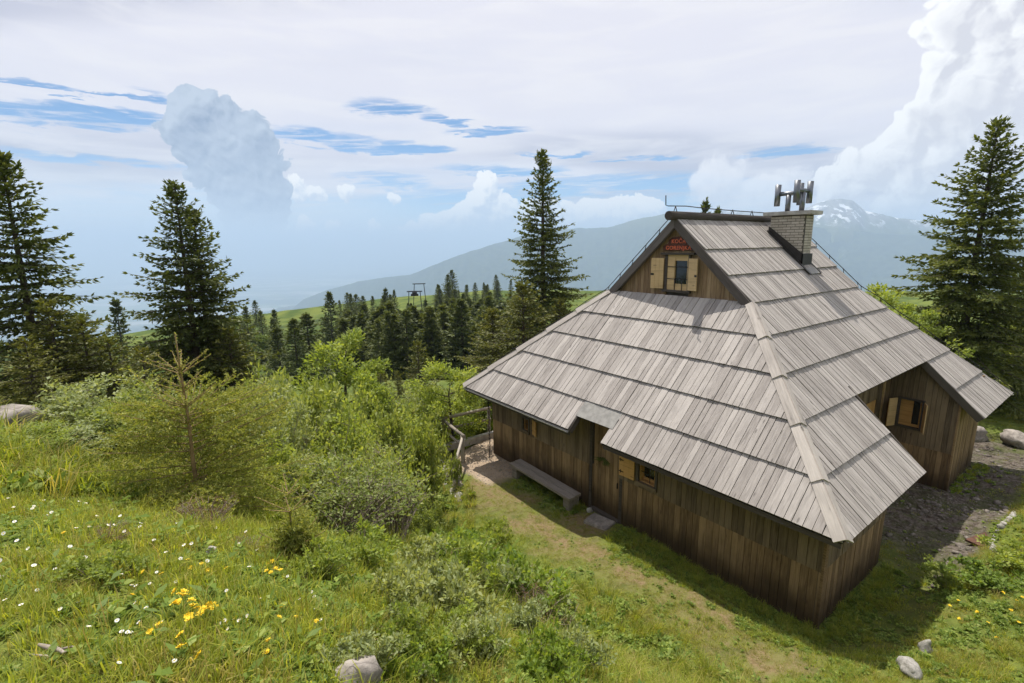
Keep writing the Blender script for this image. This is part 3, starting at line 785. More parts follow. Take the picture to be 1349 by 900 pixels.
# the two faces turned away from the camera: plain courses
FR_L = frame((-1, 0, 0), (0, -C2_, S2_), (0, S2_, C2_), (0, WD+B_, ZE))
FR_B = frame((0, 1, 0), (-C1_, 0, S1_), (S1_, 0, C1_), (LX+A_, 0, ZE))
polyL = [[(-LX-A_+e_, .02), (A_-e_, .02), (-X9, T9*LR), (-LX+X9, T9*LR)], [(-LX+GX0, T9*LR+.001), (-GX0, T9*LR+.001), (-GX0, LR), (-LX+GX0, LR)]]
polyB = [[(-B_+e_, .02), (WD+B_-e_, .02), (WD-Y9, T9*LF), (Y9, T9*LF)]]
slab(FR_L, polyL, -.085, .03, 'roof', M_ROOF); slab(FR_B, polyB, -.085, .03, 'roof', M_ROOF)
shared = {}
for c in cand[:300]:
    par = roofs[c['face']]
    if c['cut']:
        me = board_mesh(c['poly'], c['s0'], c['s1'], c['u'], r=0, jit=c['jit'], tilt=c['tilt'])
        loc = c['fr'] @ Vector((0, 0, 0))
    else:
        key = (c['face'], c['k'], round(c['w'], 3))
        if key not in shared:
            sq = [(0, c['s0']), (c['w']-.013, c['s0']), (c['w']-.013, c['s1']+.05), (0, c['s1']+.05)]
            shared[key] = board_mesh(sq, c['s0'], c['s1'], 0)
        me = shared[key]
        loc = c['fr'] @ Vector((c['u'], 0, c['jit']))
    o = link('roof_board', me, par)
    m4 = c['fr'].to_3x3()
    if not c['cut']: m4 = m4 @ Matrix.Rotation(-c['tilt'], 3, 'Y')
    mw = m4.to_4x4(); mw.translation = loc
    o.matrix_basis = mw
rest = MB()
for c in cand[300:]:
    board_mesh(c['poly'], c['s0'], c['s1'], c['u'], rest, c['r'], c['fr'], c['jit'], c['tilt'])
tag(rest.build('roof_boards', M_ROOF, roofs['R']), kind='stuff')

# hip caps: pale pairs of boards over the corner, one per course
def hip_caps(y_sign, par):
    for k in range(5):
        t0, t1 = LEV[k]/T9, LEV[k+1]/T9
        t0 -= .012 if k else -.004
        t1 = min(t1+.03, 1.0)
        def P(t):
            y = -B_+t*(Y9+B_)
            return Vector((-A_+t*(X9+A_), y if y_sign > 0 else WD-y, ZE+t*(Z9-ZE)))
        nF = Vector((-S1_, 0, C1_)); nR = Vector((0, -S2_*y_sign, C2_))
        up = (nF+nR).normalized()
        a, b = P(t0), P(t1)
        d = (b-a).normalized()
        wF = nF.cross(d); wF = wF if wF.y*y_sign > 0 else -wF
        wR = nR.cross(d); wR = wR if wR.x > 0 else -wR
        l0, l1 = .125, .075
        mb = MB()
        for wv, nn, wid in ((wF, nF, .14), (wR, nR, .12)):
            tt = .028
            a0, b0 = a+up*l0, b+up*l1
            low = a+nn*(l0*.62)+wv*wid; lowb = b+nn*(l1*.62)+wv*wid
            vs = [a0, low, lowb, b0, a0+nn*tt+up*.004, low+nn*tt, lowb+nn*tt, b0+nn*tt+up*.004]
            L = (b-a).length
            gcs = [(0, 0, 0), (wid, 0, 0), (wid, L, 0), (0, L, 0)]*2
            mb.add(vs, [(0, 3, 2, 1), (4, 5, 6, 7), (0, 1, 5, 4), (1, 2, 6, 5), (2, 3, 7, 6), (3, 0, 4, 7)], gcs, 0)
        bm = bmesh.new(); me = mb.mesh('hip_cap', M_HIP); bm.from_mesh(me); bmesh.ops.recalc_face_normals(bm, faces=bm.faces); bm.to_mesh(me); bm.free()
        link('hip_cap', me, par)
hip_caps(1, roofs['F']); hip_caps(-1, roofs['F'])
# metal sheet that closes the notch over the door, in two laps
for s_lo, s_hi, lift in ((LEV[1]*LF*.74, LEV[1]*LF*1.02, .05), (LEV[1]*LF*.46, LEV[1]*LF*.80, .075)):
    mb = MB()
    mb.box(NOTCH[0]-.02, NOTCH[1]+.10, s_lo, s_hi, lift-.012 if s_lo < .3 else lift-.012, lift, fr=FR_F)
    mb.build('roof_flashing', M_ZINC, roofs['F'])
# dark cut ends and fascia of the notch, gutter left of it
def fascia(mbx, a, b, h=.16, t=.035): mbx.bar(a, b, t, h)
fb = MB(); fascia(fb, (-A_+.03, WD+B_-.04, ZE-.07), (-A_+.03, 6.21, ZE-.07)); fb.build('fascia', M_DWOOD, hut)
fb = MB(); fascia(fb, (-A_+.03, 4.965, ZE-.07), (-A_+.03, -B_+.05, ZE-.07), .10); fb.build('fascia', M_DWOOD, hut)
fb = MB(); fb.bar((-A_+.02, 6.185, ZE-.04), (-.30, 6.185, ZE+.5), .04, .17); fb.build('fascia', M_DWOOD, hut)
fb = MB(); fb.bar((-A_+.02, 4.99, ZE-.04), (-.30, 4.99, ZE+.5), .04, .14); fb.build('fascia', M_DWOOD, hut)
gt = MB()
for th0 in range(6):
    pass
pr = [(-.055*math.cos(PI*i/6), -.055*math.sin(PI*i/6)) for i in range(7)]
vs, fs = [], []
for yy in (WD+B_-.02, 6.22):
    for (px_, pz_) in pr: vs.append((-A_-.045+px_, yy, ZE-.015+pz_))
    for (px_, pz_) in pr: vs.append((-A_-.045+px_*.82, yy, ZE-.015+pz_*.82))
for i in range(6):
    fs.append((i, i+1, 14+i+1, 14+i)); fs.append((7+i+1, 7+i, 14+7+i, 14+7+i+1))
fs += [(0, 14, 21, 7), (6, 13, 27, 20)]
gt.add(vs, fs); gt.build('gutter', M_ZINC, hut)

# walls: backing panel with board cladding, two tiers
def wall(name, org, ud, length, ztop, bw=(.12, .19), skip=(), seam=1.28, seed=1, topf=None, tiers=2, matL=M_WALL, matT=M_WALLT, nrm=None):
    """ud: unit direction along the wall, outward normal nrm"""
    r_ = random.Random(seed)
    U = Vector(ud); N = Vector(nrm); Z = Vector((0, 0, 1))
    fr = frame(U, Z, N, org)
    if U.cross(Z).dot(N) < 0: pass
    back = MB()
    z0 = -.45
    tops = topf or (lambda u: ztop)
    nseg = 10
    us = [length*i/nseg for i in range(nseg+1)]
    poly = [(u, z0) for u in us]+[(u, tops(u)-.02) for u in reversed(us)]
    holes = sorted(skip)
    # panel as strips so openings stay open
    edges = sorted(set(us+[q for s_ in holes for q in s_[:2]]))
    for a, b in zip(edges[:-1], edges[1:]):
        mid = (a+b)/2; spans = [(z0, min(tops(a), tops(b))-.02)]
        for (h0, h1, w0, w1) in holes:
            if h0 <= mid <= h1:
                sp = []
                for (p, q) in spans:
                    if w0 > p: sp.append((p, min(q, w0)))
                    if w1 < q: sp.append((max(p, w1), q))
                spans = [x for x in sp if x[1]-x[0] > .02]
        for (p, q) in spans: back.box(a, b, p, q, -.14, -.030, fr=fr)
    w_o = back.build(name, M_DWOOD, hut)
    cache = {}
    u = 0.0
    levels = [(z0, seam, 0.0, matL)] + ([(seam-.05, None, .016, matT)] if tiers == 2 else [])
    if tiers == 1: levels = [(z0, None, 0.0, matL)]
    for (a, b, prot, mt) in levels:
        u = 0.0
        while u < length-.02:
            w = min(r_.choice([bw[0]+(bw[1]-bw[0])*i/3 for i in range(4)]), length-u)
            zt = b+r_.uniform(-.02, .02) if b is not None else tops(u+w/2)
            spans = [(a, zt)]
            for (h0, h1, w0, w1) in holes:
                if u+w*.5 > h0 and u+w*.5 < h1:
                    sp = []
                    for (p, q) in spans:
                        if w0 > p: sp.append((p, min(q, w0)))
                        if w1 < q: sp.append((max(p, w1), q))
                    spans = [x for x in sp if x[1]-x[0] > .05]
            for (p, q) in spans:
                key = (round(w, 3), round(q-p, 2))
                if key not in cache:
                    m_ = MB(); m_.box(0, key[0]-.010, 0, key[1], -.028, 0)
                    cache[key] = m_
                    cache[(key, id(mt))] = m_.mesh('wall_board', mt)
                if (key, id(mt)) not in cache: cache[(key, id(mt))] = cache[key].mesh('wall_board', mt)
                o = link('wall_board', cache[(key, id(mt))], w_o)
                mw = fr.copy(); mw.translation = fr @ Vector((u, p, prot+r_.uniform(-.006, .006)))
                o.matrix_basis = mw
            u += w
    return w_o
DOOR = (WD-6.08, WD-5.05)
# front wall, u runs from y=WD towards y=0
yy2u = lambda y: WD-y
W1 = (yy2u(4.44), yy2u(3.85), 1.36, 1.95)
W2 = (yy2u(9.30), yy2u(8.98), 1.32, 1.78)
wall('wall', (0, WD, 0), (0, -1, 0), WD, 0, (.13, .19), [(DOOR[0], DOOR[1], -.5, 2.60), W1, W2], 1.27, 3, topf=lambda u: min(3.18, ZE+M2*(min(u, WD-u)+B_)-.13), nrm=(-1, 0, 0))
wall('wall', (0, 0, 0), (1, 0, 0), 3.45, 2.92, (.13, .19), [], 1.30, 4, nrm=(0, -1, 0))
def roof_under_x(y): return ZE+M2*(y+B_)-.10
wall('wall', (9.12, 1.90, 0), (0, -1, 0), 1.90, 0, (.12, .18), [(1.90-1.42, 1.90-.86, 1.72, 2.58)], 1.20, 5, topf=lambda u: roof_under_x(1.90-u), nrm=(-1, 0, 0))
wall('wall', (9.12, 0, 0), (1, 0, 0), LX-9.12, 2.90, (.12, .18), [], 1.2, 6, tiers=1, nrm=(0, -1, 0))
wall('wall', (3.45, 1.92, 0), (1, 0, 0), 9.10-3.45, 4.6, (.13, .19), [(4.1, 5.15, -.5, 2.55)], 1.25, 7, nrm=(0, -1, 0))
bk = MB(); bk.box(3.33, 3.45, .03, 1.9, -.4, 2.95); bk.build('wall', M_WALL, hut)
bk = MB(); bk.box(.15, LX, WD-.12, WD, -.4, 2.9); bk.build('wall', M_WALL, hut)
bk = MB(); bk.box(LX-.12, LX, .03, WD-.13, -.4, 3.1); bk.build('wall', M_WALL, hut)
# corner boards
for (x_, y_, h_) in ((-.012, -.012, 2.9), (9.10, -.014, 2.75)):
    mb = MB(); mb.box(x_-.03, x_+.10, y_-.03, y_+.02, -.4, h_); mb.build('corner_board', M_WALL, hut)
mb = MB(); mb.box(9.0, 9.13, 1.86, 1.99, -.05, 4.4); mb.build('corner_post', M_PALE, hut)
# door: recessed, with dark jamb and brown boards
d_e = empty('door', (0, 0, 0), parent=hut)
u_ = 5.06
r_ = random.Random(5)
mb0 = MB(); mb0.box(0, .138, 0, 2.58, 0, .03); dme = mb0.mesh('door_board', M_WALL)
mb1 = MB(); mb1.box(.085, .11, 5.03, 6.10, -.12, 2.62); mb1.build('door_panel', M_DWOOD, d_e)
for i in range(7):
    o = link('door_board', dme, d_e); mw = frame((0, 1, 0), (0, 0, 1), (1, 0, 0), (.052+r_.uniform(-.004, .004), u_, -.06)); o.matrix_basis = mw; u_ += .1455
for y_ in (5.02, 6.13):
    mb = MB(); mb.box(-.035 if y_ > 6 else -.015, .10, y_-.05, y_+.05, -.2, 2.66); mb.build('jamb', M_DWOOD, d_e)
mb = MB(); mb.box(.02, .045, 5.16, 5.19, .85, 1.0); mb.build('handle', M_IRON, d_e)
mb = MB(); mb.box(-.06, .14, 5.05, 6.08, -.20, -.07); mb.build('threshold', M_DWOOD, d_e)
# yard-side door of light wood
d2 = empty('door', (0, 0, 0), parent=hut)
for i in range(7):
    mb = MB(); mb.box(7.56+i*.148, 7.70+i*.148, 1.93, 1.96, -.02, 2.5); o = mb.build('door_board', M_HONEY, d2)
mb = MB(); mb.box(7.5, 8.65, 1.90, 1.93, .9, 1.02); mb.build('cross_brace', M_PALE, d2)

# small windows in the front wall
def small_window(y0, y1, z0, z1, sh_y0, sh_y1, sh_z0, sh_z1, ajar, bars=1):
    w = empty('window', (0, 0, 0), parent=hut)
    t = .065
    f = MB()
    f.box(-.05, .10, y0-t, y0, z0-t, z1+t); f.box(-.05, .10, y1, y1+t, z0-t, z1+t)
    f.box(-.052, .10, y0, y1, z1, z1+t)
    f.build('frame', M_DWOOD, w)
    s_ = MB(); s_.box(-.08, .10, y0-t, y1+t, z0-t-.03, z0); s_.build('sill', M_WALLT, w)
    # honey-coloured reveal, casement and glass
    rv = MB(); rv.box(.02, .20, y0, y0+.02, z0, z1); rv.box(.02, .20, y1-.02, y1, z0, z1); rv.box(.02, .20, y0+.02, y1-.02, z0, z0+.02); rv.box(.02, .20, y0+.02, y1-.02, z1-.02, z1)
    rv.box(.15, .18, y0+.02, y0+.16, z0+.02, z1-.02); rv.box(.15, .18, y0+.16, y1-.02, z0+.02, z0+.09)
    rv.build('casement', M_HONEY, w)
    p_ = MB(); p_.box(.185, .195, y0+.02, y1-.02, z0+.02, z1-.02); p_.build('pane', M_GLASS, w)
    for i in range(bars):
        zz = z0+(z1-z0)*(i+1)/(bars+1)
        b_ = MB(); b_.tube([(.05, y0, zz), (.05, y1, zz)], .009, 6); b_.build('window_bar', M_IRON, w)
    b_ = MB(); b_.tube([(.05, y0+.22, z0), (.05, y0+.22, z1)], .009, 6); b_.build('window_bar', M_IRON, w)
    # shutter swung back against the wall
    s_ = MB(); n = 3
    hw = (sh_y1-sh_y0)
    s_e = None
    fr = Matrix.Translation((-.06, sh_y0, 0)) @ Matrix.Rotation(ajar, 4, 'Z')
    for i in range(n): s_.box(-.025, 0, i*hw/n, (i+1)*hw/n-.004, sh_z0, sh_z1, r=.0, fr=fr)
    so_ = s_.build('shutter', M_HONEY, w)
    for zz in (sh_z0+.12, sh_z1-.12):
        h_ = MB(); h_.box(-.034, -.0255, hw*.70, hw*1.0, zz-.012, zz+.012, fr=fr); h_.box(-.036, -.0255, hw*.86, hw*.90, zz-.045, zz+.045, fr=fr); h_.build('hinge', M_IRON, w)
small_window(3.90, 4.42, 1.40, 1.93, 4.53, 5.02, 1.38, 1.95, 0.05)
small_window(9.00, 9.28, 1.36, 1.76, 8.55, 8.92, 1.32, 1.82, -0.25)

# gable wall, window, shutters
GXW = 2.76
gw = MB(); gz0 = 5.90
def gz_top(y): return ZR-M2*abs(y-WD/2)-.10
gw.add([(GXW+.03, 3.35, gz0), (GXW+.03, WD-3.35, gz0), (GXW+.03, WD/2, ZR-.1), (GXW+.12, 3.35, gz0), (GXW+.12, WD-3.35, gz0), (GXW+.12, WD/2, ZR-.1)],
       [(0, 2, 1), (3, 4, 5), (0, 1, 4, 3), (1, 2, 5, 4), (2, 0, 3, 5)])
gw_o = gw.build('gable_wall', M_DWOOD, hut)
y = 3.45; r_ = random.Random(8); gi = 0
while y < WD-3.45:
    w = r_.uniform(.11, .17); ym_ = y+w/2
    zt = gz_top(ym_)
    lo = 5.98
    spans = [(lo, zt)]
    if 5.13 < ym_ < 5.84: spans = [(7.22, zt)]
    for p, q in spans:
        if q-p > .04:
            mb = MB(); mb.box(GXW-.004, GXW+.028, y, y+w-.006, p, q); mb.gc = [(v_[1]-y, v_[2]-p, 0) for v_ in mb.v]
            mb.build('gable_board', M_GABLE, gw_o)
    y += w
gwin = empty('window', (0, -.105, 0), parent=hut)
f = MB(); f.box(GXW-.05, GXW+.03, 5.93, 6.02, 6.12, 7.22); f.build('frame', M_DWOOD, gwin)
f = MB(); f.box(GXW-.05, GXW+.03, 5.17, 5.24, 6.12, 7.22); f.build('frame', M_DWOOD, gwin)
f = MB(); f.box(GXW-.12, GXW+.02, 5.02, 6.14, 7.17, 7.23); f.build('lintel', M_DWOOD, gwin)
f = MB(); f.box(GXW-.10, GXW+.04, 5.12, 6.06, 6.08, 6.15); f.build('sill', M_DWOOD, gwin)
f = MB()
f.box(GXW-.035, GXW+.02, 5.24, 5.93, 6.15, 6.20); f.box(GXW-.035, GXW+.02, 5.24, 5.93, 7.10, 7.17)
f.box(GXW-.035, GXW+.02, 5.69, 5.93, 6.20, 7.10); f.box(GXW-.03, GXW+.02, 5.24, 5.275, 6.20, 7.10); f.box(GXW-.025, GXW+.02, 5.275, 5.69, 6.20, 6.33); f.box(GXW-.025, GXW+.02, 5.275, 5.69, 7.00, 7.10)
f.build('casement', M_PALE, gwin)
f = MB(); f.box(GXW+.0205, GXW+.029, 5.24, 5.93, 6.15, 7.17); f.build('pane', M_GLASS, gwin)
for zz in (6.47, 6.82):
    f = MB(); f.tube([(GXW-.045, 5.24, zz), (GXW-.045, 5.93, zz)], .010, 6); f.build('window_bar', M_IRON, gwin)
for yy in (5.42, 5.66):
    f = MB(); f.tube([(GXW-.045, yy, 6.15), (GXW-.045, yy, 6.47)], .010, 6); f.build('window_bar', M_IRON, gwin)
for (y0, y1, aj) in ((6.04, 6.44, .20), (4.86, 5.19, -.22)):
    fr = Matrix.Translation((GXW-.06, y0 if y0 > 6 else y1, 0)) @ Matrix.Rotation(aj, 4, 'Z')
    s_ = MB(); hw = y1-y0; sg = 1 if y0 > 6 else -1
    for i in range(3):
        a, b = sorted((sg*i*hw/3, sg*((i+1)*hw/3-.004)))
        s_.box(-.03, 0, a, b, 6.17, 7.07, fr=fr)
    s_.build('shutter', M_PALE, gwin)
    h_ = MB(); a, b = sorted((sg*hw*.75, sg*hw)); h_.box(-.04, -.031, a, b, 6.56, 6.62, fr=fr); h_.build('hinge', M_IRON, gwin)
# bargeboards: two layers each side, and the ridge log
def barge(sign, x, thick, wid, drop, end, name='bargeboard'):
    mb = MB()
    y0 = WD/2; ye = Y9+.02-end
    dz_ = wid/C2_
    ya = y0; yb = ye
    def P(y, d): return (y if sign > 0 else WD-y, ZR-M2*(y0-y)-d)
    q = [P(ya, drop), P(yb, drop), P(yb+.02, drop+dz_*.55), P(yb+.20, drop+dz_+.0), P(ya, drop+dz_)]
    vs = [(x, a, b) for a, b in q]+[(x+thick, a, b) for a, b in q]
    n = 5
    fs = [tuple(range(n)), tuple(range(2*n-1, n-1, -1))]+[(i, i+n, (i+1) % n+n, (i+1) % n) for i in range(n)]
    gc = [((v_[2]+M2*abs(v_[1]-y0)), v_[1]*1.37, v_[0]) for v_ in vs]
    mb.add(vs, fs, gc)
    me = mb.mesh(name, M_BARGE)
    bm = bmesh.new(); bm.from_mesh(me); bmesh.ops.recalc_face_normals(bm, faces=bm.faces); bm.to_mesh(me); bm.free()
    link(name, me, hut)
barge(1, GX0-.05, .05, .225, -.05, .06); barge(-1, GX0-.05, .05, .225, -.05, .06)
barge(1, GX0+.002, .12, .09, .11, -.16, 'rafter'); barge(-1, GX0+.002, .12, .09, .11, -.16, 'rafter')
mb = MB(); mb.tube([(GX0-.33, WD/2, ZR+.075), (GX0+.02, WD/2, ZR+.075), (6, WD/2, ZR+.08), (LX-GX0+.2, WD/2, ZR+.07)], [.128, .128, .118, .11], 14)
mb.build('ridge_log', M_DWOOD, hut)
# bargeboards on the cut edges of the two wings
for (x_, s) in ((X2-.03, 1), (X1+.004, -1)):
    mb = MB(); mb.bar((x_, -B_+.03, ZE-.03), (x_, Y4+.3, ZE+M2*(Y4+.3+B_)-.03), .05, .20); mb.build('bargeboard', M_DWOOD, hut)
# window with two open shutters in the dark yard wall
yw = empty('window', (0, 0, 0), parent=hut)
f = MB(); f.box(9.06, 9.14, .80, .86, 1.66, 2.64); f.box(9.06, 9.14, 1.42, 1.48, 1.66, 2.64); f.box(9.058, 9.14, .86, 1.42, 2.58, 2.64); f.box(9.058, 9.14, .86, 1.42, 1.66, 1.72); f.build('frame', M_DWOOD, yw)
f = MB(); f.box(9.17, 9.21, .86, .92, 1.72, 2.58); f.box(9.17, 9.21, 1.10, 1.42, 1.72, 2.58); f.box(9.17, 9.21, .92, 1.10, 1.72, 1.80); f.build('casement', M_HONEY, yw)
f = MB(); f.box(9.215, 9.225, .86, 1.42, 1.72, 2.58); f.build('pane', M_GLASS, yw)
for (yh, aj) in ((1.50, 1.15), (.78, -1.15)):
    fr = Matrix.Translation((9.04, yh, 0)) @ Matrix.Rotation(aj, 4, 'Z')
    s_ = MB()
    for i in range(2):
        a, b = sorted(((1 if yh > 1 else -1)*i*.16, (1 if yh > 1 else -1)*(i+1)*.16)); s_.box(-.028, 0, a, b-.004, 1.68, 2.60, fr=fr)
    s_.build('shutter', M_PALE, yw)

# ---- chimney
ch = empty('chimney', (0, 0, 0), parent=hut)
CX0, CX1, CY0, CY1, CZ1 = 7.12, 7.73, 3.99, 5.06, 8.34
core = MB(); core.box(CX0+.012, CX1-.012, CY0+.012, CY1-.012, 6.2, CZ1); core.build('core', M_MORTAR, ch)
rowh = .085; bl = .262; bw_ = .13
r_ = random.Random(3)
bme = {}
def brick(x0, x1, y0, y1, z0, z1):
    key = (round(x1-x0, 3), round(y1-y0, 3))
    if key not in bme:
        mb = MB(); mb.box(0, key[0], 0, key[1], 0, rowh-.016); bme[key] = mb.mesh('brick', M_BRICK)
    o = link('brick', bme[key], ch); o.location = (x0, y0, z0)
row = 0; z = 6.45
while z < CZ1-.04:
    y = CY1 - (bl/2 if row % 2 else 0)
    if row % 2: brick(CX0, CX0+.07, CY1-bl/2+.008, CY1, z, z+rowh) if z > roof_under_x(CY1)-.05 else None
    while y > CY0+.03:
        yb = max(CY0, y-bl)
        if z > ZE+M2*(yb+B_)-.10: brick(CX0+r_.uniform(-.003, .003), CX0+.07, yb+.014, y, z, z+rowh)
        y = yb
    x = CX0+.085
    xb_ = [CX0+.085, CX0+.085+(.26 if row % 2 else .13), CX0+.085+(.39), CX1] if row % 2 else [CX0+.085, CX0+.34, CX1]
    for a, b in zip(xb_[:-1], xb_[1:]):
        brick(a, b-.014, CY0, CY0+.07, z, z+rowh)
    row += 1; z += rowh
cap = MB(); cap.box(CX0-.13, CX1+.13, CY0-.20, CY1+.22, CZ1+.002, CZ1+.125); me = cap.mesh('chimney_cap', M_CAP)
bm = bmesh.new(); bm.from_mesh(me); bmesh.ops.bevel(bm, geom=bm.edges[:], offset=.012, segments=2, affect='EDGES'); bm.to_mesh(me); bm.free()
link('chimney_cap', me, ch)
fl = MB()
def zr_(y): return ZE+M2*(y+B_)
q = [(CY1+.04, zr_(CY1)), (CY0-.05, zr_(CY0-.05)), (CY0-.05, zr_(CY0-.05)+.46), (CY0+.06, zr_(CY0)+.48), (CY1+.04, zr_(CY1)+.30)]
vs = [(CX0-.03, a, b) for a, b in q]+[(CX0-.006, a, b) for a, b in q]
fl.add(vs, [(4, 3, 2, 1, 0), (5, 6, 7, 8, 9)]+[(i, (i+1) % 5, (i+1) % 5+5, i+5) for i in range(5)])
fl.box(CX0-.03, CX1+.03, CY0-.055, CY0-.006, zr_(CY0-.05)-.05, zr_(CY0-.05)+.46)
me = fl.mesh('flashing', M_BLACK); bm = bmesh.new(); bm.from_mesh(me); bmesh.ops.recalc_face_normals(bm, faces=bm.faces); bm.to_mesh(me); bm.free(); link('flashing', me, ch)
fl = MB(); s0 = (CY0-.30+B_)/C2_; s1 = (CY1+.1+B_)/C2_
fl.box(CX0-.13, CX0-.035, s0, s1, .075, .10, fr=FR_R); fl.box(CX1+.035, CX1+.12, s0, s1, .075, .10, fr=FR_R); fl.build('flashing', M_BLACK, ch)
fl = MB(); fl.box(CX0-.02, CX1+.02, s0+.02, s0+.28, .078, .088, fr=FR_R); fl.build('flashing', M_ZINC, ch)
def flue(x, y, h, ang, tl):
    f = empty('flue', (0, 0, 0), parent=ch)
    top = CZ1+.12+h
    m_ = MB(); m_.tube([(x, y, CZ1+.10), (x, y, top-.04)], .078, 16)
    m_.build('pipe', M_METAL, f)
    dx_, dy_ = math.cos(ang)*tl, math.sin(ang)*tl
    m_ = MB(); m_.tube([(x-dx_, y-dy_, top), (x, y, top+.005), (x+dx_, y+dy_, top)], .068, 14); m_.build('tee', M_METAL, f)
    for s_ in (-1, 1):
        m_ = MB(); cx_, cy2 = x+s_*dx_*1.12, y+s_*dy_*1.12
        n = 18; z0, z1 = top-.38, top+.30
        vs, fs = [], []
        for rr_, zz in ((.090, z0), (.090, z1), (.078, z1), (.078, z0)):
            for i in range(n): vs.append((cx_+rr_*math.cos(2*PI*i/n), cy2+rr_*math.sin(2*PI*i/n), zz))
        for k in range(4):
            for i in range(n): fs.append((k*n+i, k*n+(i+1) % n, ((k+1) % 4)*n+(i+1) % n, ((k+1) % 4)*n+i))
        m_.add(vs, fs, None, 0, True); m_.build('cowl', M_METAL, f)
flue(CX0+.30, 4.70, .58, R(98), .30)
flue(CX0+.32, 4.27, .64, R(-8), .31)

# ---- lightning conductor
lc = MB()
zc0 = ZR+.20
rid = [(GX0-.42, WD/2+.05, ZR+.62), (GX0-.40, WD/2+.05, ZR+.36), (GX0-.30, WD/2+.04, ZR+.34), (GX0+.5, WD/2, ZR+.36), (4, WD/2, ZR+.33), (5.6, WD/2, ZR+.31), (7.4, WD/2, ZR+.30), (LX-GX0+.05, WD/2, ZR+.30)]
lc.tube(rid, .014, 6); o_lc = lc.build('lightning_conductor', M_IRON, hut)
for x_ in (GX0-.02, 4.0, 5.6, 6.8):
    c_ = MB(); c_.tube([(x_, WD/2-.06, ZR+.16), (x_, WD/2, ZR+.34)], .012, 5); c_.tube([(x_, WD/2+.06, ZR+.16), (x_, WD/2, ZR+.34)], .012, 5); c_.build('clamp', M_IRON, o_lc)
def down(sx, sy, name):
    """conductor down a gable edge and the hip below it; sx 0 front / 1 rear, sy +1 near side / -1 far side"""
    pts = []
    fx_ = (lambda x: x) if sx == 0 else (lambda x: LX-x)
    fy_ = (lambda y: y) if sy > 0 else (lambda y: WD-y)
    off = .17
    for t in np.linspace(1, T9, 6):
        pts.append((fx_(GX0-.02), fy_(-B_+t*(WD/2+B_)), ZE+t*(ZR-ZE)+off*1.1))
    for t in np.linspace(.98, -.03, 9):
        pts.append((fx_(-A_+t*(X9+A_)-.02), fy_(-B_+t*(Y9+B_)-.02), ZE+t*(Z9-ZE)+off+.04*math.sin(t*25)))
    c_ = MB(); c_.tube(pts, .013, 6); o = c_.build(name, M_IRON, hut)
    for i in range(1, len(pts), 1):
        p = Vector(pts[i]); k_ = MB(); k_.tube([p+Vector((0, 0, .02)), p-Vector((0.04 if sx == 0 else -.04, .02*sy, off+.02))], .011, 5); k_.build('clamp', M_IRON, o)
down(1, 1, 'lightning_conductor'); down(0, -1, 'lightning_conductor')
# wall plate / eave purlins seen under the roof
for a, b in (((-.12, .1, ZE+.50), (-.12, WD-.1, ZE+.50)),):
    mb = MB(); mb.bar(a, b, .14, .16); mb.build('purlin', M_DWOOD, hut)
mb = MB(); mb.tube([(12.98, -.55, 2.43), (13.1, -.58, 2.40), (13.16, -.5, 2.38), (13.12, -.30, 2.36)], .03, 8); mb.build('gutter_end', M_ZINC, hut)
# rain chain at the far left corner
rc = MB()
pz = 2.35; i = 0
cxy = (-.42, 10.75)
while pz > -.12:
    sway = (.012*math.sin(pz*5), .012*math.cos(pz*4))
    c0 = Vector((cxy[0]+sway[0], cxy[1]+sway[1], pz))
    ax = Vector((1, 0, 0)) if i % 2 else Vector((0, 1, 0))
    rc.tube([c0+ax*.03, c0+Vector((0, 0, -.05)), c0-ax*.03, c0+Vector((0, 0, .05)), c0+ax*.03], .010, 5, False)
    pz -= .078; i += 1
rc.build('rain_chain', M_IRON, hut)

# ---- name sign on the gable: two red boards with raised letters
sg = empty('name_sign', (GXW, WD/2, 7.28), label='small red wooden name board with orange lettering under the gable peak', cat='sign')
YM = (5.08+6.05)/2
def signboard(pts):
    n = len(pts); mb = MB()
    vs = [(GXW-.055, y, z) for y, z in pts]+[(GXW-.012, y, z) for y, z in pts]
    mb.add(vs, [tuple(range(n)), tuple(range(2*n-1, n-1, -1))]+[(i, i+n, (i+1) % n+n, (i+1) % n) for i in range(n)])
    me = mb.mesh('sign_board', M_RED); bm = bmesh.new(); bm.from_mesh(me); bmesh.ops.recalc_face_normals(bm, faces=bm.faces); bm.to_mesh(me); bm.free()
    o = link('sign_board', me, sg); o.location = -sg.location; return o
signboard([(5.06, 7.29), (6.07, 7.29), (6.09, 7.40), (6.0, 7.47), (5.13, 7.47), (5.04, 7.40)])
signboard([(5.22, 7.475), (5.92, 7.475), (5.90, 7.58), (5.80, 7.66), (5.57, 7.69), (5.33, 7.66), (5.23, 7.58)])
def letters(txt, z, size):
    cu = bpy.data.curves.new('lettering', 'FONT'); cu.body = txt; cu.size = size; cu.align_x = 'CENTER'; cu.extrude = .008; cu.offset = .0035; cu.space_character = 1.12
    tmp = bpy.data.objects.new('lettering_curve', cu); COL.objects.link(tmp)
    bpy.context.view_layer.update()
    me = bpy.data.meshes.new_from_object(tmp.evaluated_get(bpy.context.evaluated_depsgraph_get()))
    bpy.data.objects.remove(tmp)
    me.materials.clear(); ob = link('lettering', me, sg, M_LETTER)
    ob.matrix_basis = frame((0, -1, 0), (0, 0, 1), (-1, 0, 0), (-.060, YM-WD/2, z-7.28))
letters('KOČA', 7.50, .155)
letters('GORENJKA', 7.315, .155)
sg.location.y -= .085

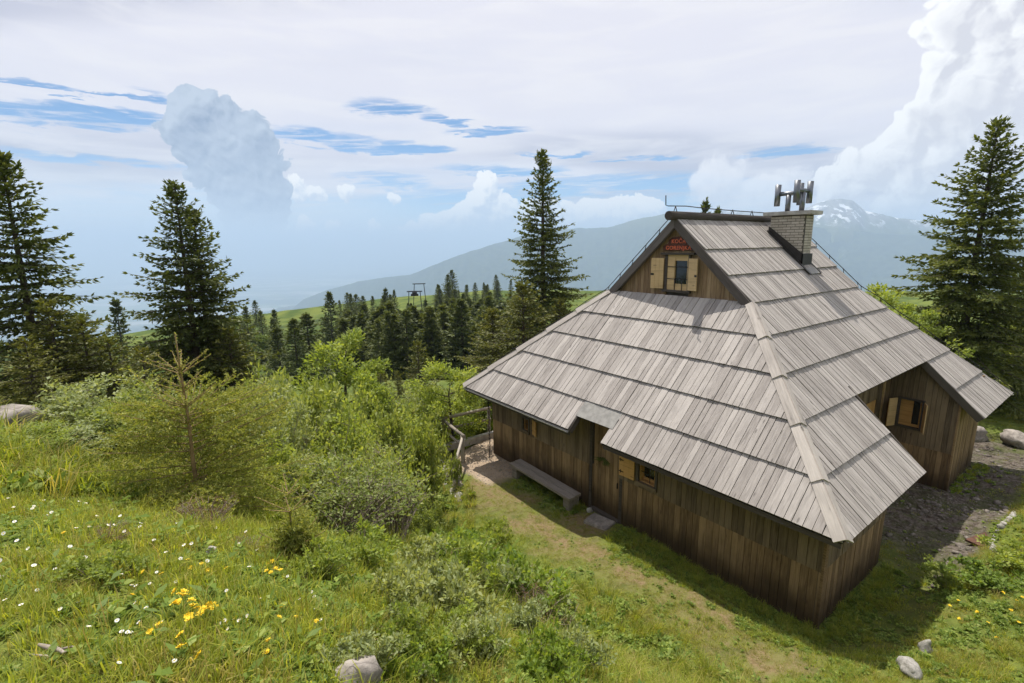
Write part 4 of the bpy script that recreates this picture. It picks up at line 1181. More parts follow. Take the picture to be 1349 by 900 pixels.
# ------------------------------------------------------------------ things round the hut
# bench
bz = Hs(-.4, 7.8)
be = empty('bench', (-.38, 7.8, bz), label='long grey plank bench standing against the sunless front wall', cat='bench')
mb = MB(); mb.bar((-.25+.38, 9.31-7.8, .27-bz+.0), (-.33+.38, 6.32-7.8, .27-bz), .24, .075, r=.2); mb.build('seat', M_BENCH, be)
mb = MB(); mb.bar((-.50+.38, 9.30-7.8, .262-bz), (-.585+.38, 6.30-7.8, .262-bz), .24, .075, r=.7); mb.build('seat', M_BENCH, be)
for y_ in (6.55, 9.05):
    mb = MB(); mb.box(-.22, .20, y_-7.8-.12, y_-7.8+.12, -.06, .22-bz); mb.build('leg', M_BENCH, be)
def rock(name, loc, size, seed, mat, label=None, cat='rock', group=None, sub=3, rz=0.0, rough=.35, sink=.25, parent=None):
    bm = bmesh.new(); bmesh.ops.create_icosphere(bm, subdivisions=sub, radius=1.0)
    o_ = Vector((seed*3.7, seed*1.3, seed*2.1))
    for v in bm.verts:
        p = v.co.copy()
        d = mnoise.noise(p*1.1+o_)*rough + mnoise.noise(p*2.6+o_)*rough*.45 + mnoise.noise(p*6+o_)*rough*.15
        p *= 1+d
        # facet a little
        cell = mnoise.cell(p*1.7+o_)
        p *= 1+(cell-.5)*.10
        v.co = Vector((p.x*size[0], p.y*size[1], p.z*size[2]))
    me = bpy.data.meshes.new(name); bm.to_mesh(me); bm.free()
    me.materials.append(mat)
    if sub > 2: me.polygons.foreach_set('use_smooth', np.ones(len(me.polygons), bool))
    o = link(name, me, parent)
    o.location = (loc[0], loc[1], loc[2]+size[2]*(1-2*sink)); o.rotation_euler = (0, 0, rz)
    return tag(o, label, cat if parent is None else None, group)
def onrock(name, x, y, size, seed, mat, label, **k):
    return rock(name, (x, y, Hs(x, y)), size, seed, mat, label, **k)
def ground_hit(px, py):
    v = _fw+_rt2*(px-674.5)/FPX-_up2*(py-450)/FPX
    ts = np.concatenate([np.arange(.8, 8, .02), np.arange(8, 30, .05)])
    Pp = CAM[None]+v[None]*ts[:, None]
    below = Pp[:, 2] < H(Pp[:, 0], Pp[:, 1])
    i = int(np.argmax(below))
    return (Pp[i, 0], Pp[i, 1], float(H([Pp[i, 0]], [Pp[i, 1]])[0])) if below.any() else None
# slab before the door
mb = MB(); mb.box(-.28, .28, -.36, .36, -.05, .05); me = mb.mesh('door_step', M_ROCKD)
bm = bmesh.new(); bm.from_mesh(me); bmesh.ops.bevel(bm, geom=bm.edges[:], offset=.02, segments=2, affect='EDGES'); bmesh.ops.subdivide_edges(bm, edges=bm.edges[:], cuts=3, use_grid_fill=True)
for v in bm.verts: v.co += Vector((mnoise.noise(v.co*3), mnoise.noise(v.co*3+Vector((5, 0, 0))), mnoise.noise(v.co*4)*.4))*.04
bm.to_mesh(me); bm.free()
o = link('door_step', me); o.location = (-.42, 5.38, Hs(-.42, 5.38)+.02); o.rotation_euler = (0, 0, .18); tag(o, 'worn flat slab set in the ground before the hut door', 'step')
onrock('stone', -.14, 6.02, (.10, .09, .08), 3, M_ROCK, 'small pale stone between the bench end and the door', cat='stone', sub=2)
qa = ground_hit(1197, 884)
onrock('rock', qa[0], qa[1], (.22, .15, .13), 5, M_ROCKW, 'white rock at the grass edge below the near hut corner, the larger of two', rz=.5)
qa = ground_hit(1218, 860)
onrock('rock', qa[0], qa[1], (.12, .10, .16), 8, M_ROCKW, 'narrow white rock sticking up beside a larger white rock at the yard edge')
onrock('rock', 15.64, -.60, (.68, .42, .32), 2, M_ROCKD, 'large grey boulder on the lawn behind the rear wing', rz=.3, sink=.2)
onrock('rock', 15.4, .55, (.50, .40, .34), 12, M_ROCKD, 'smaller grey boulder beside the large one behind the rear wing')
onrock('rock', -11.55, 5.25, (.42, .40, .22), 14, M_ROCKD, 'low weathered rock shelf at the left edge below the dark spruces', sink=.3, rz=.6)
onrock('rock', -11.9, 4.9, (.55, .45, .18), 15, M_ROCK, 'flat grey rock at the extreme left edge of the meadow', sink=.3)
onrock('rock', -9.40, -1.50, (.105, .075, .075), 17, M_ROCKD, 'grey boulder with a lichen face at the bottom edge among leaves', rz=-.4, sink=.15)
for i, (x_, y_, s_, l_) in enumerate([(-9.02, -.35, .035, 'pinkish stone in the grass behind the yellow flowers'), (-10.6, -.2, .04, 'small pink stone at the left edge of the meadow'), (-9.75, .05, .045, 'pink flat stone near the brown heather tuft')]):
    onrock('stone', x_, y_, (s_, s_*.8, s_*.5), 30+i, M_ROCKW, l_, cat='stone', sub=2)
# bleached root lying in the grass
dm = MB(); hx, hy = -10.30, -1.10; hz = Hs(hx, hy)
dm.tube([(-.10, .02, .012), (-.03, .0, .022), (.04, -.012, .026), (.09, -.03, .03), (.12, -.045, .055)], [.006, .011, .010, .007, .003], 8)
dm.tube([(.04, -.01, .024), (.08, .015, .02), (.11, .02, .012)], [.007, .005, .002], 6)
dm.tube([(-.09, -.03, .006), (0, -.035, .010), (.09, -.06, .006)], [.003, .005, .002], 6)
o = dm.build('driftwood', M_DRIFT); o.scale = (.75, .75, .75); o.location = (hx, hy, hz+.03); o.rotation_euler = (0, 0, -.75); tag(o, 'bleached piece of root lying in the flowery meadow', 'wood')
# rusty plate and the row of white stones in the yard
mb = MB(); mb.box(-.42, .42, -.17, .17, 0, .05); o = mb.build('drain_cover', M_RUST); o.location = (6.2, -1.36, Hs(6.2, -1.36)+.01); o.rotation_euler = (0, 0, -.28); tag(o, 'rust brown plate lying at the yard edge beside the white stones', 'plate')
kr = random.Random(4)
kw = empty('stone_kerb', (6.6, -1.55, Hs(6.6, -1.55)), label='short kerb of white limestone blocks along the yard edge', cat='kerb')
for i in range(15):
    t = i/14; x_ = 5.0+t*3.3; y_ = -1.72+.12*math.sin(t*5)+.25*t
    s_ = kr.uniform(.05, .10)
    o = rock('stone', (x_-6.6, y_+1.55, Hs(x_, y_)-kw.location.z), (s_*1.1, s_*.8, s_*.9), 60+i, M_ROCK, sub=3, parent=kw, sink=.42, rz=kr.uniform(0, 3))
# loose stones of the yard and the gravel terrace
def pebbles(name, n, fn, smin, smax, mat, seed):
    r_ = np.random.default_rng(seed)
    bm = bmesh.new(); bmesh.ops.create_icosphere(bm, subdivisions=1, radius=1.0)
    bv = np.array([v.co[:] for v in bm.verts]); bf = np.array([[v.index for v in f.verts] for f in bm.faces]); bm.free()
    xy = fn(n, r_); z = H(xy[:, 0], xy[:, 1])
    sz = np.exp(r_.uniform(np.log(smin), np.log(smax), len(xy)))
    VV, FF = [], []
    for i in range(len(xy)):
        a = r_.uniform(0, 2*PI); c, s = math.cos(a), math.sin(a)
        q = bv*(1+r_.uniform(-.28, .28, (len(bv), 1)))*np.array([1, r_.uniform(.5, .9), r_.uniform(.3, .6)])*sz[i]
        VV.append(np.stack([q[:, 0]*c-q[:, 1]*s+xy[i, 0], q[:, 0]*s+q[:, 1]*c+xy[i, 1], q[:, 2]+z[i]+sz[i]*.1], 1)); FF.append(bf+i*len(bv))
    me = mesh_np(name, np.vstack(VV), [np.vstack(FF)], [mat])
    return tag(link(name, me), kind='stuff')
def fn_yard(n, r_):
    o = np.stack([r_.uniform(2.5, 14.5, n*3), r_.uniform(-1.5, 1.85, n*3)], 1)
    ok = ~((o[:, 0] > 9.0) & (o[:, 0] < 12.3) & (o[:, 1] > -.05)) & ~((o[:, 0] < 3.6) & (o[:, 1] > -.1))
    m3 = masks(o[:, 0], o[:, 1])[2]
    ok &= (r_.uniform(0, 1, len(o)) < m3*(.25+.75*(fbm(o[:, 0]*1.3, o[:, 1]*1.3, 3, 77) > .47)))
    return o[ok][:n]
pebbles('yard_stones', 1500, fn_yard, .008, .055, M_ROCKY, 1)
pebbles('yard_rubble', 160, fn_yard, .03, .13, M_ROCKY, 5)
def fn_ter(n, r_):
    o = np.stack([r_.uniform(-1.9, .6, n*3), r_.uniform(8.8, 12.4, n*3)], 1)
    ok = (o[:, 0] < -.03) | (o[:, 1] > 11.2)
    dens = masks(o[:, 0], o[:, 1])[1]*np.where((o[:, 0] > -.75) & (o[:, 1] < 10.9), 1.0, .35)
    ok &= r_.uniform(0, 1, len(o)) < dens
    return o[ok][:n]
pebbles('terrace_gravel', 900, fn_ter, .010, .035, M_ROCKD, 2)
# kerb beam at the back of the terrace
mb = MB(); mb.bar((-1.5, 12.62, -.10), (1.3, 12.50, -.10), .20, .26); o = mb.build('kerb_beam', M_CAP); tag(o, 'pale kerb beam along the back of the gravel terrace', 'kerb')
# retaining wall of dry stones under the terrace
rw = empty('stone_wall', (-2.1, 10.6, -1.0), label='rough dry stone retaining wall below the gravel terrace, half overgrown', cat='wall')
kr = random.Random(9)
k_ = 0
for lev in range(5):
    n = 13
    for i in range(n):
        t = (i+.5*(lev % 2))/n
        px_ = np.interp(t, [0, .5, 1], [-2.75, -2.05, -1.85]); py_ = np.interp(t, [0, .5, 1], [9.1, 10.3, 12.4])
        s_ = kr.uniform(.12, .20)
        o = rock('stone', (px_+2.1-.10*(4-lev)*.5+kr.uniform(-.04, .04), py_-10.6, .0+.19*lev-.08), (s_, s_*1.15, s_*.75), 100+k_, M_ROCKD if kr.random() < .45 else M_ROCK, sub=2, parent=rw, rz=kr.uniform(0, 3), sink=.3, rough=.45); k_ += 1
# wooden railing
rl = empty('wooden_railing', (-1.1, 12.6, -.15), label='weathered log railing round the corner of the gravel terrace', cat='railing')
off = Vector((1.1, -12.6, .15))
def log(name, a, b, r, ra=None):
    m_ = MB(); a = Vector(a)+off; b = Vector(b)+off
    mid = (a+b)/2+Vector((0, 0, -.012)); m_.tube([a, mid, b], [r, r*.96, ra or r*.9], 12); m_.build(name, M_FENCE, rl)
P1, P2, P3 = (-1.22, 11.30), (-.98, 13.15), (.98, 12.85)
log('post', (*P1, -.6), (*P1, .80), .075); log('post', (*P2, -1.4), (*P2, .80), .085); log('post', (*P3, -.9), (*P3, .86), .07)
log('rail', (P1[0]-.0, P1[1]-.14, .80), (P2[0]-.02, P2[1]+.12, .86), .062); log('rail', (P2[0]-.14, P2[1]+.01, .87), (P3[0]+.10, P3[1], .95), .065)
log('rail', (P1[0]-.02, P1[1]-.10, .42), (P2[0]-.02, P2[1]+.1, .44), .05); log('rail', (P2[0]-.1, P2[1], .42), (P3[0]+.1, P3[1], .46), .055)
log('rail', (-2.55, 9.75, .38), (P1[0]+.05, P1[1]+.05, .75), .05)
# evergreen sprig hung beside the door
sp = MB(); r_ = random.Random(2)
for i in range(34):
    a = Vector((-.06, 5.62+r_.uniform(-.05, .05), 1.62)); th = r_.uniform(-2.9, -.3); L = r_.uniform(.12, .30)
    b = a+Vector((-r_.uniform(.0, .06), math.cos(th)*L*1.3, math.sin(th)*L*.6-.02))
    sp.bar(a, b, .012, .012, r=r_.random())
    for j in range(9):
        p = a.lerp(b, (j+1)/10); q = p+Vector((r_.uniform(-.03, .03), r_.uniform(-.05, .05), r_.uniform(-.05, .03))); sp.bar(p, q, .008, .004, r=r_.random())
o = sp.build('evergreen_sprig', M_SPRUCE); tag(o, 'dark evergreen sprig hung on the boards beside the hut door', 'wreath')

# ------------------------------------------------------------------ trees
def kites(base, d, L, w, roll_ref, rs):
    """leaf-like quads: base (n,3), unit direction d, length L, width w; returns V (4n,3), F (n,4)"""
    n = len(base)
    side = np.cross(d, roll_ref); side /= (np.linalg.norm(side, axis=1, keepdims=True)+1e-9)
    L = np.broadcast_to(L, n)[:, None]; w = np.broadcast_to(w, n)[:, None]
    mid = base + d*L*.45
    nrm = np.cross(side, d)
    V = np.stack([base, mid+side*w*.5+nrm*w*.18, base+d*L, mid-side*w*.5+nrm*w*.18], 1).reshape(-1, 3)
    F = np.arange(4*n).reshape(n, 4)
    return V, F
def unit(v): return v/(np.linalg.norm(v, axis=-1, keepdims=True)+1e-9)
class Leaves:
    def __init__(s): s.V = []; s.F = []; s.r = []; s.t = []; s.n = 0
    def add(s, V, F, r, t=None):
        s.V.append(V); s.F.append(F+s.n); s.n += len(V)
        k = len(V)//len(F)
        s.r.append(np.repeat(r, k)); s.t.append(np.repeat(t if t is not None else np.zeros(len(F)), k))
    def mesh(s, name, mat):
        return mesh_np(name, np.vstack(s.V), [np.vstack(s.F)], [mat], {'rnd': np.concatenate(s.r), 'tip': np.concatenate(s.t)})
def spruce_meshes(h, r, seed, mat, bark, spacing=.30, nb=6, droop=.25, tw=1.0, kl=.20, kw_=.055, bottom=.04, sparse=0.0, lod=1.0, fill=0.8):
    rg = np.random.default_rng(seed)
    L = Leaves(); tb = MB()
    tr = .016*h+.02
    lean = rg.normal(0, .006, 2)*h
    def axis(z): return np.array([lean[0]*(z/h)**1.6, lean[1]*(z/h)**1.6, z])
    tb.tube([axis(z) for z in np.linspace(-.4, h*.985, 9)], [max(.008, tr*(1-max(z, 0)/h)**.85+.004) for z in np.linspace(-.4, h*.985, 9)], 7)
    z = h*bottom
    BB, BD, BR, BT = [], [], [], []
    while z < h*.985:
        f = 1-z/h
        blen = r*(f**.78)*1.02+.07
        n = max(3, int(round(nb*(.6+.5*f))))
        ph = rg.uniform(0, 2*PI)
        for i in range(n):
            if rg.random() < sparse: continue
            a = ph+2*PI*i/n+rg.normal(0, .25)
            bl = blen*rg.uniform(.50, 1.18)
            e0 = np.interp(f, [0, .12, .4, 1], [.95, .5, .12, -.10])+rg.normal(0, .10)
            h0 = np.array([math.cos(a), math.sin(a), 0])
            ns = max(4, int(bl/.13*lod**.5))
            s = np.linspace(0, 1, ns+1)
            # droops, then the tip lifts
            zz = bl*(math.sin(e0)*s - droop*s*s*(.3+f) + .22*droop*2*s**4)
            xx = bl*math.cos(e0)*s
            pts = axis(z)[None]+xx[:, None]*h0[None]+zz[:, None]*np.array([[0, 0, 1]])
            if lod > .5: tb.tube([pts[0], pts[ns//2], pts[-1]], [.012+.008*bl, .006+.004*bl, .003], 4, False)
            sd = np.array([-h0[1], h0[0], 0])
            # twigs on both sides
            for k in range(1, ns+1):
                t = s[k]
                if t < .12: continue
                p = pts[k]; ax = unit(pts[k]-pts[k-1])
                tl = (.55*bl*(1-t)**.75*.62+.10)*tw
                tip = t
                for sg_ in ((-1, 1) if k < ns else (-1, 0, 1)):
                    if rg.random() < .12: continue
                    d = unit(ax*(.75+.5*t)+sd*sg_*(1.0-.35*t)+np.array([0, 0, rg.normal(-.08-.22*f, .14)]))
                    m = max(1, int(tl/(kl*.62)*fill))
                    q = np.linspace(0, 1, m, endpoint=False)
                    b = p[None]+d[None]*(q*tl)[:, None]+np.array([[0, 0, -1]])*(q*q*tl*.22)[:, None]
                    BB.append(b); BD.append(np.repeat(d[None], m, 0)); BT.append(np.clip(tip*.55+q*.5, 0, 1)); BR.append(rg.random(m))
        z += spacing*(.55+.75*f)*rg.uniform(.8, 1.2)
    # leader
    m = 6; q = np.linspace(.9, 1.0, m)*h
    BB.append(np.stack([axis(z_) for z_ in q])); BD.append(unit(np.stack([rg.normal(0, .45, m), rg.normal(0, .45, m), np.ones(m)], 1))); BT.append(np.ones(m)*.4); BR.append(rg.random(m))
    B = np.vstack(BB); D = np.vstack(BD); T = np.concatenate(BT); Rn = np.concatenate(BR)
    n = len(B)
    D = unit(D+rg.normal(0, .16, (n, 3)))
    for rep in range(2):
        ref = unit(np.stack([rg.normal(0, .55, n), rg.normal(0, .55, n), np.ones(n)], 1)) if rep == 0 else unit(rg.normal(0, 1, (n, 3)))
        DD = unit(D+rg.normal(0, .22+.2*rep, (n, 3)))
        V_, F_ = kites(B, DD, kl*rg.uniform(.7, 1.3, n), kw_*rg.uniform(.8, 1.3, n), ref, rg)
        L.add(V_, F_, np.clip(Rn*.7+rg.random(n)*.3, 0, 1), (T**2.5)*rg.random(n)*.9)
    return L.mesh('crown', mat), tb.mesh('trunk', bark)
def az_xy(a, d):
    th = YAW+R(a)
    return CAM[0]+d*math.cos(th), CAM[1]+d*math.sin(th)
def put_tree(name, meshes, x, y, z, sc, rz, label, cat, group=None, szx=1.0):
    root = empty(name, (x, y, z), rz, label, cat, group)
    root.scale = (sc*szx, sc*szx, sc)
    for nm, me in zip(('crown', 'trunk'), meshes): link(nm, me, root)
    return root
def copy_tree(src, x, y, z, sc, rz, label, group=None, szx=1.0):
    o = src.copy(); COL.objects.link(o); o.location = (x, y, z); o.scale = (sc*szx, sc*szx, sc); o.rotation_euler = (0, 0, rz)
    o['label'] = label
    if group: o['group'] = group
    for c in src.children:
        k = c.copy(); COL.objects.link(k); k.parent = o
    return o
def top_z(px, py, d):
    v = _fw+_rt2*(px-674.5)/FPX-_up2*(py-450)/FPX
    hh = math.hypot(v[0], v[1])
    return CAM[0]+v[0]/hh*d, CAM[1]+v[1]/hh*d, CAM[2]+v[2]/hh*d
def at_top(px, py, d):
    """a tree whose tip is seen in that direction, d metres off: (x, y, ground, height)"""
    x, y, z = top_z(px, py, d); g_ = Hs(x, y)
    return x, y, g_, z-g_

x, y, g_, h_ = at_top(716, 199, 28)
put_tree('spruce', spruce_meshes(h_+.3, 3.7, 1, M_SPRUCE, M_BARK, .31, 9, .28, 1.0, .20, .080, .05, .03), x, y, g_-.3, 1, .4, 'tall dark spruce rising behind the far left slope of the hut roof', 'spruce')
x, y, g_, h_ = at_top(1316, 157, 31)
put_tree('spruce', spruce_meshes(h_+.2, 4.5, 2, M_SPRUCE2, M_BARK, .33, 9, .25, 1.05, .22, .090, .03, .03), x, y, g_-.2, 1, 1.2, 'broad tall spruce at the right edge behind the rear wing', 'spruce')
x, y, g_, h_ = at_top(-4, 207, 17)
put_tree('spruce', spruce_meshes(h_+.2, 2.2, 3, M_SPRUCE, M_BARK, .22, 10, .28, 1.05, .15, .060, .02, .03), x, y, g_-.2, 1, .0, 'dark tall spruce cut by the left edge of the picture', 'spruce')
x, y, g_, h_ = at_top(228, 240, 20)
dbl = spruce_meshes(h_+.2, 3.0, 4, M_SPRUCE, M_BARK, .26, 9, .27, 1.0, .16, .066, .02, .03)
put_tree('spruce', dbl, x, y, g_-.2, 1, 2.0, 'left and taller stem of the twin spruces behind the young sapling', 'spruce')
x2_, y2_, g2_, h2_ = at_top(252, 277, 20.6)
put_tree('spruce', spruce_meshes(h2_+.2, 2.8, 5, M_SPRUCE, M_BARK, .27, 9, .27, 1.0, .16, .066, .02, .03), x2_, y2_, g2_-.2, 1, 1.0, 'right and shorter stem of the twin spruces behind the young sapling', 'spruce')
OLV = spruce_meshes(7.0, 3.0, 6, M_OLIVE, M_BARK, .28, 9, .2, 1.0, .15, .058, .02, .0)
OLV2 = spruce_meshes(4.0, 1.9, 7, M_OLIVE, M_BARK, .22, 8, .2, 1.0, .125, .048, .02, .0)
ol = None
for (px, py, d, sz, lab) in [(690, 374, 23.5, 1.25, 'olive green bushy spruce half hidden by the hut roof beside the tall spruce'), (650, 408, 26, 1.2, 'olive green bushy spruce left of the hut roof, in front of the hill'),
                         (735, 395, 25, 1.2, 'olive green spruce just over the far left roof edge')]:
    x, y, g_, h_ = at_top(px, py, d)
    if ol is None: ol = put_tree('olive_spruce', OLV, x, y, g_, h_/7, .3, lab, 'spruce', szx=sz)
    else: copy_tree(ol, x, y, g_, h_/7, px*.1, lab, szx=sz)
o2 = None
for (px, py, d, sz, lab) in [(60, 392, 15.5, 1.1, 'low olive spruce against the tall dark spruce at the left edge'), (105, 415, 15, 1.1, 'olive young spruce in the gap left of the twin spruces'), (140, 440, 14.5, 1.2, 'short bushy olive spruce at the foot of the twin spruces, left side'),
                             (300, 430, 19, 1.1, 'olive spruce against the right flank of the twin spruces'), (30, 440, 14, 1.2, 'low dense olive spruce above the rock shelf at the left edge'), (185, 455, 16, 1.2, 'olive spruce just in front of the twin spruces'),
                             (550, 449, 30, .85, 'single olive conifer standing between the two light green trees'), (500, 478, 31, .75, 'small olive conifer left of the single olive conifer'), (523, 488, 29, .7, 'slim olive conifer next to the single olive conifer'),
                             (1240, 425, 30, 1.4, 'olive spruce over the right roof edge beside the broad tall spruce'), (1347, 420, 36, 1.3, 'olive spruce filling the right edge below the broad tall spruce'), (1275, 455, 34, 1.5, 'low olive spruce behind the rear wing roof')]:
    x, y, g_, h_ = at_top(px, py, d)
    if o2 is None: o2 = put_tree('olive_spruce', OLV2, x, y, g_-.1, h_/4, .3, lab, 'spruce', szx=sz)
    else: copy_tree(o2, x, y, g_-.1, h_/4, px*.17, lab, szx=sz)
x, y, g_, h_ = at_top(931, 264, 46)
FT = [spruce_meshes(12, 2.5+.3*i, 20+i, M_SPRUCE, M_BARK, .46, 7, .26, .95, .38, .165, .02, .02, .35, .9) for i in range(4)]
tipt = put_tree('spruce', FT[0], x, y, g_, h_/12, .3, 'spruce tip showing just above the roof ridge', 'spruce', szx=.62)
x, y, g_, h_ = at_top(946, 274, 50)
copy_tree(tipt, x, y, g_, h_/12, 2.0, 'tiny conifer tip right of the spruce tip above the roof ridge', szx=.6)
for (px, py, d, lab) in [(1336, 470, 38, 'dark trunk spruce behind the lawn at the right edge'), (1300, 500, 42, 'dark spruce in the shade behind the rear wing')]:
    x, y, g_, h_ = at_top(px, py, d); copy_tree(tipt, x, y, g_, max(h_, 4)/12*1.3, px*.3, lab, szx=1.8)

# the wooded hillside across the dip: every conifer its own thing
fr_ = np.random.default_rng(42)
far_first = None
fcount = 0
def far_tree(x, y, h, k, lab, szx=1.0):
    global fcount
    g_ = Hs(x, y)
    if k not in far_src: far_src[k] = put_tree('forest_spruce', FT[k], x, y, g_-.3, h/12, fr_.uniform(0, 6), lab, 'spruce', 'conifers on the wooded hillside', szx)
    else: copy_tree(far_src[k], x, y, g_-.3, h/12, fr_.uniform(0, 6), lab, 'conifers on the wooded hillside', szx)
    fcount += 1
far_src = {}
crest = [(150, 394, 95, 'lone dark conifer between the left edge spruces and the twin spruces'), (306, 398, 140, 'first conifer right of the twin spruces on the skyline'), (324, 405, 120, 'second conifer right of the twin spruces on the skyline'), (343, 410, 130, 'third conifer right of the twin spruces, in the dip of the skyline'),
         (361, 408, 125, 'broad dark conifer where the grassy hill meets the skyline'), (433, 385, 105, 'tallest dark spruce on the left part of the grassy hill'), (462, 388, 150, 'squat dark spruce on the hill crest left of the ski lift'), (447, 396, 150, 'thin pale conifer between two dark spruces on the hill'),
         (508, 380, 135, 'dark spruce with twin neighbour, left of the lift mast'), (519, 382, 140, 'slim dark spruce right beside the lift mast, left side'), (490, 391, 150, 'broken topped spruce left of the lift mast'), (588, 390, 150, 'conifer right of the lift mast on the hill crest'),
         (615, 375, 165, 'taller of the two dark conifers on the crest near the roof'), (604, 382, 165, 'slimmer of the two dark conifers on the crest near the roof'), (640, 377, 150, 'dark conifer on the crest closest to the tall spruce'), (575, 396, 140, 'mid green conifer below the lift mast'),
         (560, 395, 130, 'bluish conifer below the lift mast')]
for i, (px, py, d, lab) in enumerate(crest):
    x, y, g_, h_ = at_top(px, py, d); far_tree(x, y, h_+.3, i % 4, lab, .75 if 'slim' in lab or 'thin' in lab else 1.0)
n = 0
while n < 275:
    a = fr_.uniform(-2, 44) if fr_.random() < .38 else fr_.uniform(-1, 19)
    d = fr_.uniform(58, 185)**1.0 if fr_.random() < .6 else fr_.uniform(58, 115)
    x, y = az_xy(a, d)
    cl = vnoise(np.array([x/30]), np.array([y/30]), 8)[0]
    thick = .3+.7*(a < 19)
    if a > 17 and a < 25 and d > 120 and fr_.random() < .7: continue
    if fr_.random() > thick*(cl*1.5): continue
    g_ = Hs(x, y)
    h = fr_.uniform(8.0, 15.5)
    # keep tops under the skyline of the crest
    el_top = math.degrees(math.atan2(g_+h-CAM[2], d))
    if el_top > np.interp(a, [-5, 2, 14, 25, 45], [-5.2, -5.3, -5.9, -7.0, -8.2]): h *= fr_.uniform(.55, .8)
    if 9.3 < a < 13.2 and math.degrees(math.atan2(g_+h-CAM[2], d)) > -6.3: continue
    z_ = ('at the left behind the twin spruces' if a > 24 else 'under the open grassy crest' if a > 14 else 'in the dense wood below the lift masts' if a > 7 else 'in the dense wood left of the tall spruce')
    far_tree(x, y, h, int(fr_.integers(0, 4)), ('nearer' if d < 110 else 'farther')+' hillside conifer '+z_, fr_.uniform(1.05, 1.6)); n += 1

# broad-leaved trees
def broad_meshes(h, r, seed, mat, bark, leaf=.10, n_limb=9, base=.25, leaves=7000, clump=.35, lw=.5):
    rg = np.random.default_rng(seed); tb = MB(); ends = []
    tb.tube([(0, 0, -.4), (.02*h*.3, 0, h*.4), (.0, .02*h, h*.65), (0, 0, h*.80)], [.022*h+.01, .016*h, .009*h, .004], 7)
    for i in range(n_limb*2):
        t = rg.uniform(base, .97); a = rg.uniform(0, 2*PI)+i*2.4
        prof = math.sin(PI*min(1, ((t-base)/(1-base))*.80+.16))**.8
        L_ = r*prof*rg.uniform(.7, 1.1)
        p0 = np.array([0, 0, t*h*.92]); up_ = rg.uniform(.35, .9)
        p1 = p0+np.array([math.cos(a)*L_*.55, math.sin(a)*L_*.55, L_*.4*up_]); p2 = p0+np.array([math.cos(a)*L_, math.sin(a)*L_, L_*.62*up_])
        tb.tube([p0, p1, p2], [.008*h*(1-t)+.012, .008, .003], 5, False)
        for j in range(7):
            f = rg.uniform(.35, 1.05); q = p0+(p2-p0)*f+rg.normal(0, .16*r*.6, 3)
            tb.tube([p0+(p2-p0)*min(f, 1)*.8, q], [.005, .002], 3, False)
            ends.append((q, f))
    ends_p = np.array([e[0] for e in ends])
    k = leaves//len(ends)
    n = k*len(ends)
    cen = np.repeat(ends_p, k, 0)
    off = rg.normal(0, 1, (n, 3)); off = unit(off)*(rg.random((n, 1))**.45)*clump*np.array([[1, 1, .7]])
    B = cen+off
    out = unit(off*1.0+np.array([[0, 0, .25]])+unit(B*np.array([[1, 1, 0]]))*.3+rg.normal(0, .4, (n, 3)))
    ref = unit(np.stack([rg.normal(0, .6, n), rg.normal(0, .6, n), np.ones(n)], 1))
    L = Leaves(); V_, F_ = kites(B, out, leaf*rg.uniform(.7, 1.3, n), leaf*lw*rg.uniform(.8, 1.2, n), ref, rg)
    cl = np.repeat(rg.random(len(ends)), k)
    L.add(V_, F_, np.clip(.45*cl+.55*rg.random(n), 0, 1))
    return L.mesh('crown', mat), tb.mesh('trunk', bark)
x, y, g_, h_ = at_top(452, 432, 15.5)
put_tree('rowan_tree', broad_meshes(h_, 1.75, 1, M_BRIGHT, M_BARK, .13, 10, .12, 13000, .34), x, y, g_, 1, .5, 'light green broad-leaved tree standing above the shrubs in front of the dark wood', 'tree')
x, y, g_, h_ = at_top(592, 478, 19)
BR2 = broad_meshes(h_, 1.7, 2, M_BRIGHT, M_BARK, .13, 10, .08, 11000, .36)
t2 = put_tree('broadleaf_tree', BR2, x, y, g_, 1, 1.5, 'rounded light green tree just left of the hut roof corner', 'tree')
BR3 = broad_meshes(8, 2.3, 3, M_BRIGHT, M_BARK, .20, 9, .1, 5000, .42)
b3 = None
for (px, py, d, lab) in [(1163, 366, 27, 'pale green broad-leaved tree peeping over the right roof slope'), (1190, 392, 26, 'pale green shrubby tree over the right roof edge'), (1215, 400, 27, 'pale green tree between the roof edge and the broad tall spruce'), (1325, 545, 36, 'shaded broad-leaved shrub behind the boulders'), (1290, 520, 38, 'dim green tree behind the rear wing corner')]:
    x, y, g_, h_ = at_top(px, py, d); h_ = max(h_, 2.5)
    if b3 is None: b3 = put_tree('broadleaf_tree', BR3, x, y, g_, h_/8, .4, lab, 'tree', szx=.9)
    else: copy_tree(b3, x, y, g_, h_/8, px*.2, lab, szx=1.0 if px < 1250 else 1.6)
# paler broad-leaved clumps between the conifers of the hillside
FB = broad_meshes(6, 2.6, 5, M_FARLEAF, M_BARK, .34, 9, .06, 5000, .75, .6)
fb0 = None; n = 0
while n < 75:
    a = fr_.uniform(-2, 44); d = fr_.uniform(70, 175); x, y = az_xy(a, d)
    if vnoise(np.array([x/24]), np.array([y/24]), 19)[0] < .42: continue
    h = fr_.uniform(3, 6.5); g_ = Hs(x, y)
    if math.degrees(math.atan2(g_+h-CAM[2], d)) > np.interp(a, [-5, 2, 14, 25, 45], [-5.7, -5.8, -6.6, -7.7, -8.7]): continue
    lab = ('near' if d < 100 else 'far')+' green broad-leaved tree among conifers on the '+('left' if a > 22 else 'middle' if a > 10 else 'right')+' part of the hillside'
    if fb0 is None: fb0 = put_tree('hillside_tree', FB, x, y, g_-.3, h/6, .4, lab, 'tree', 'broad-leaved trees on the hillside')
    else: copy_tree(fb0, x, y, g_-.3, h/6, fr_.uniform(0, 6), lab, szx=fr_.uniform(.8, 1.3))
    n += 1

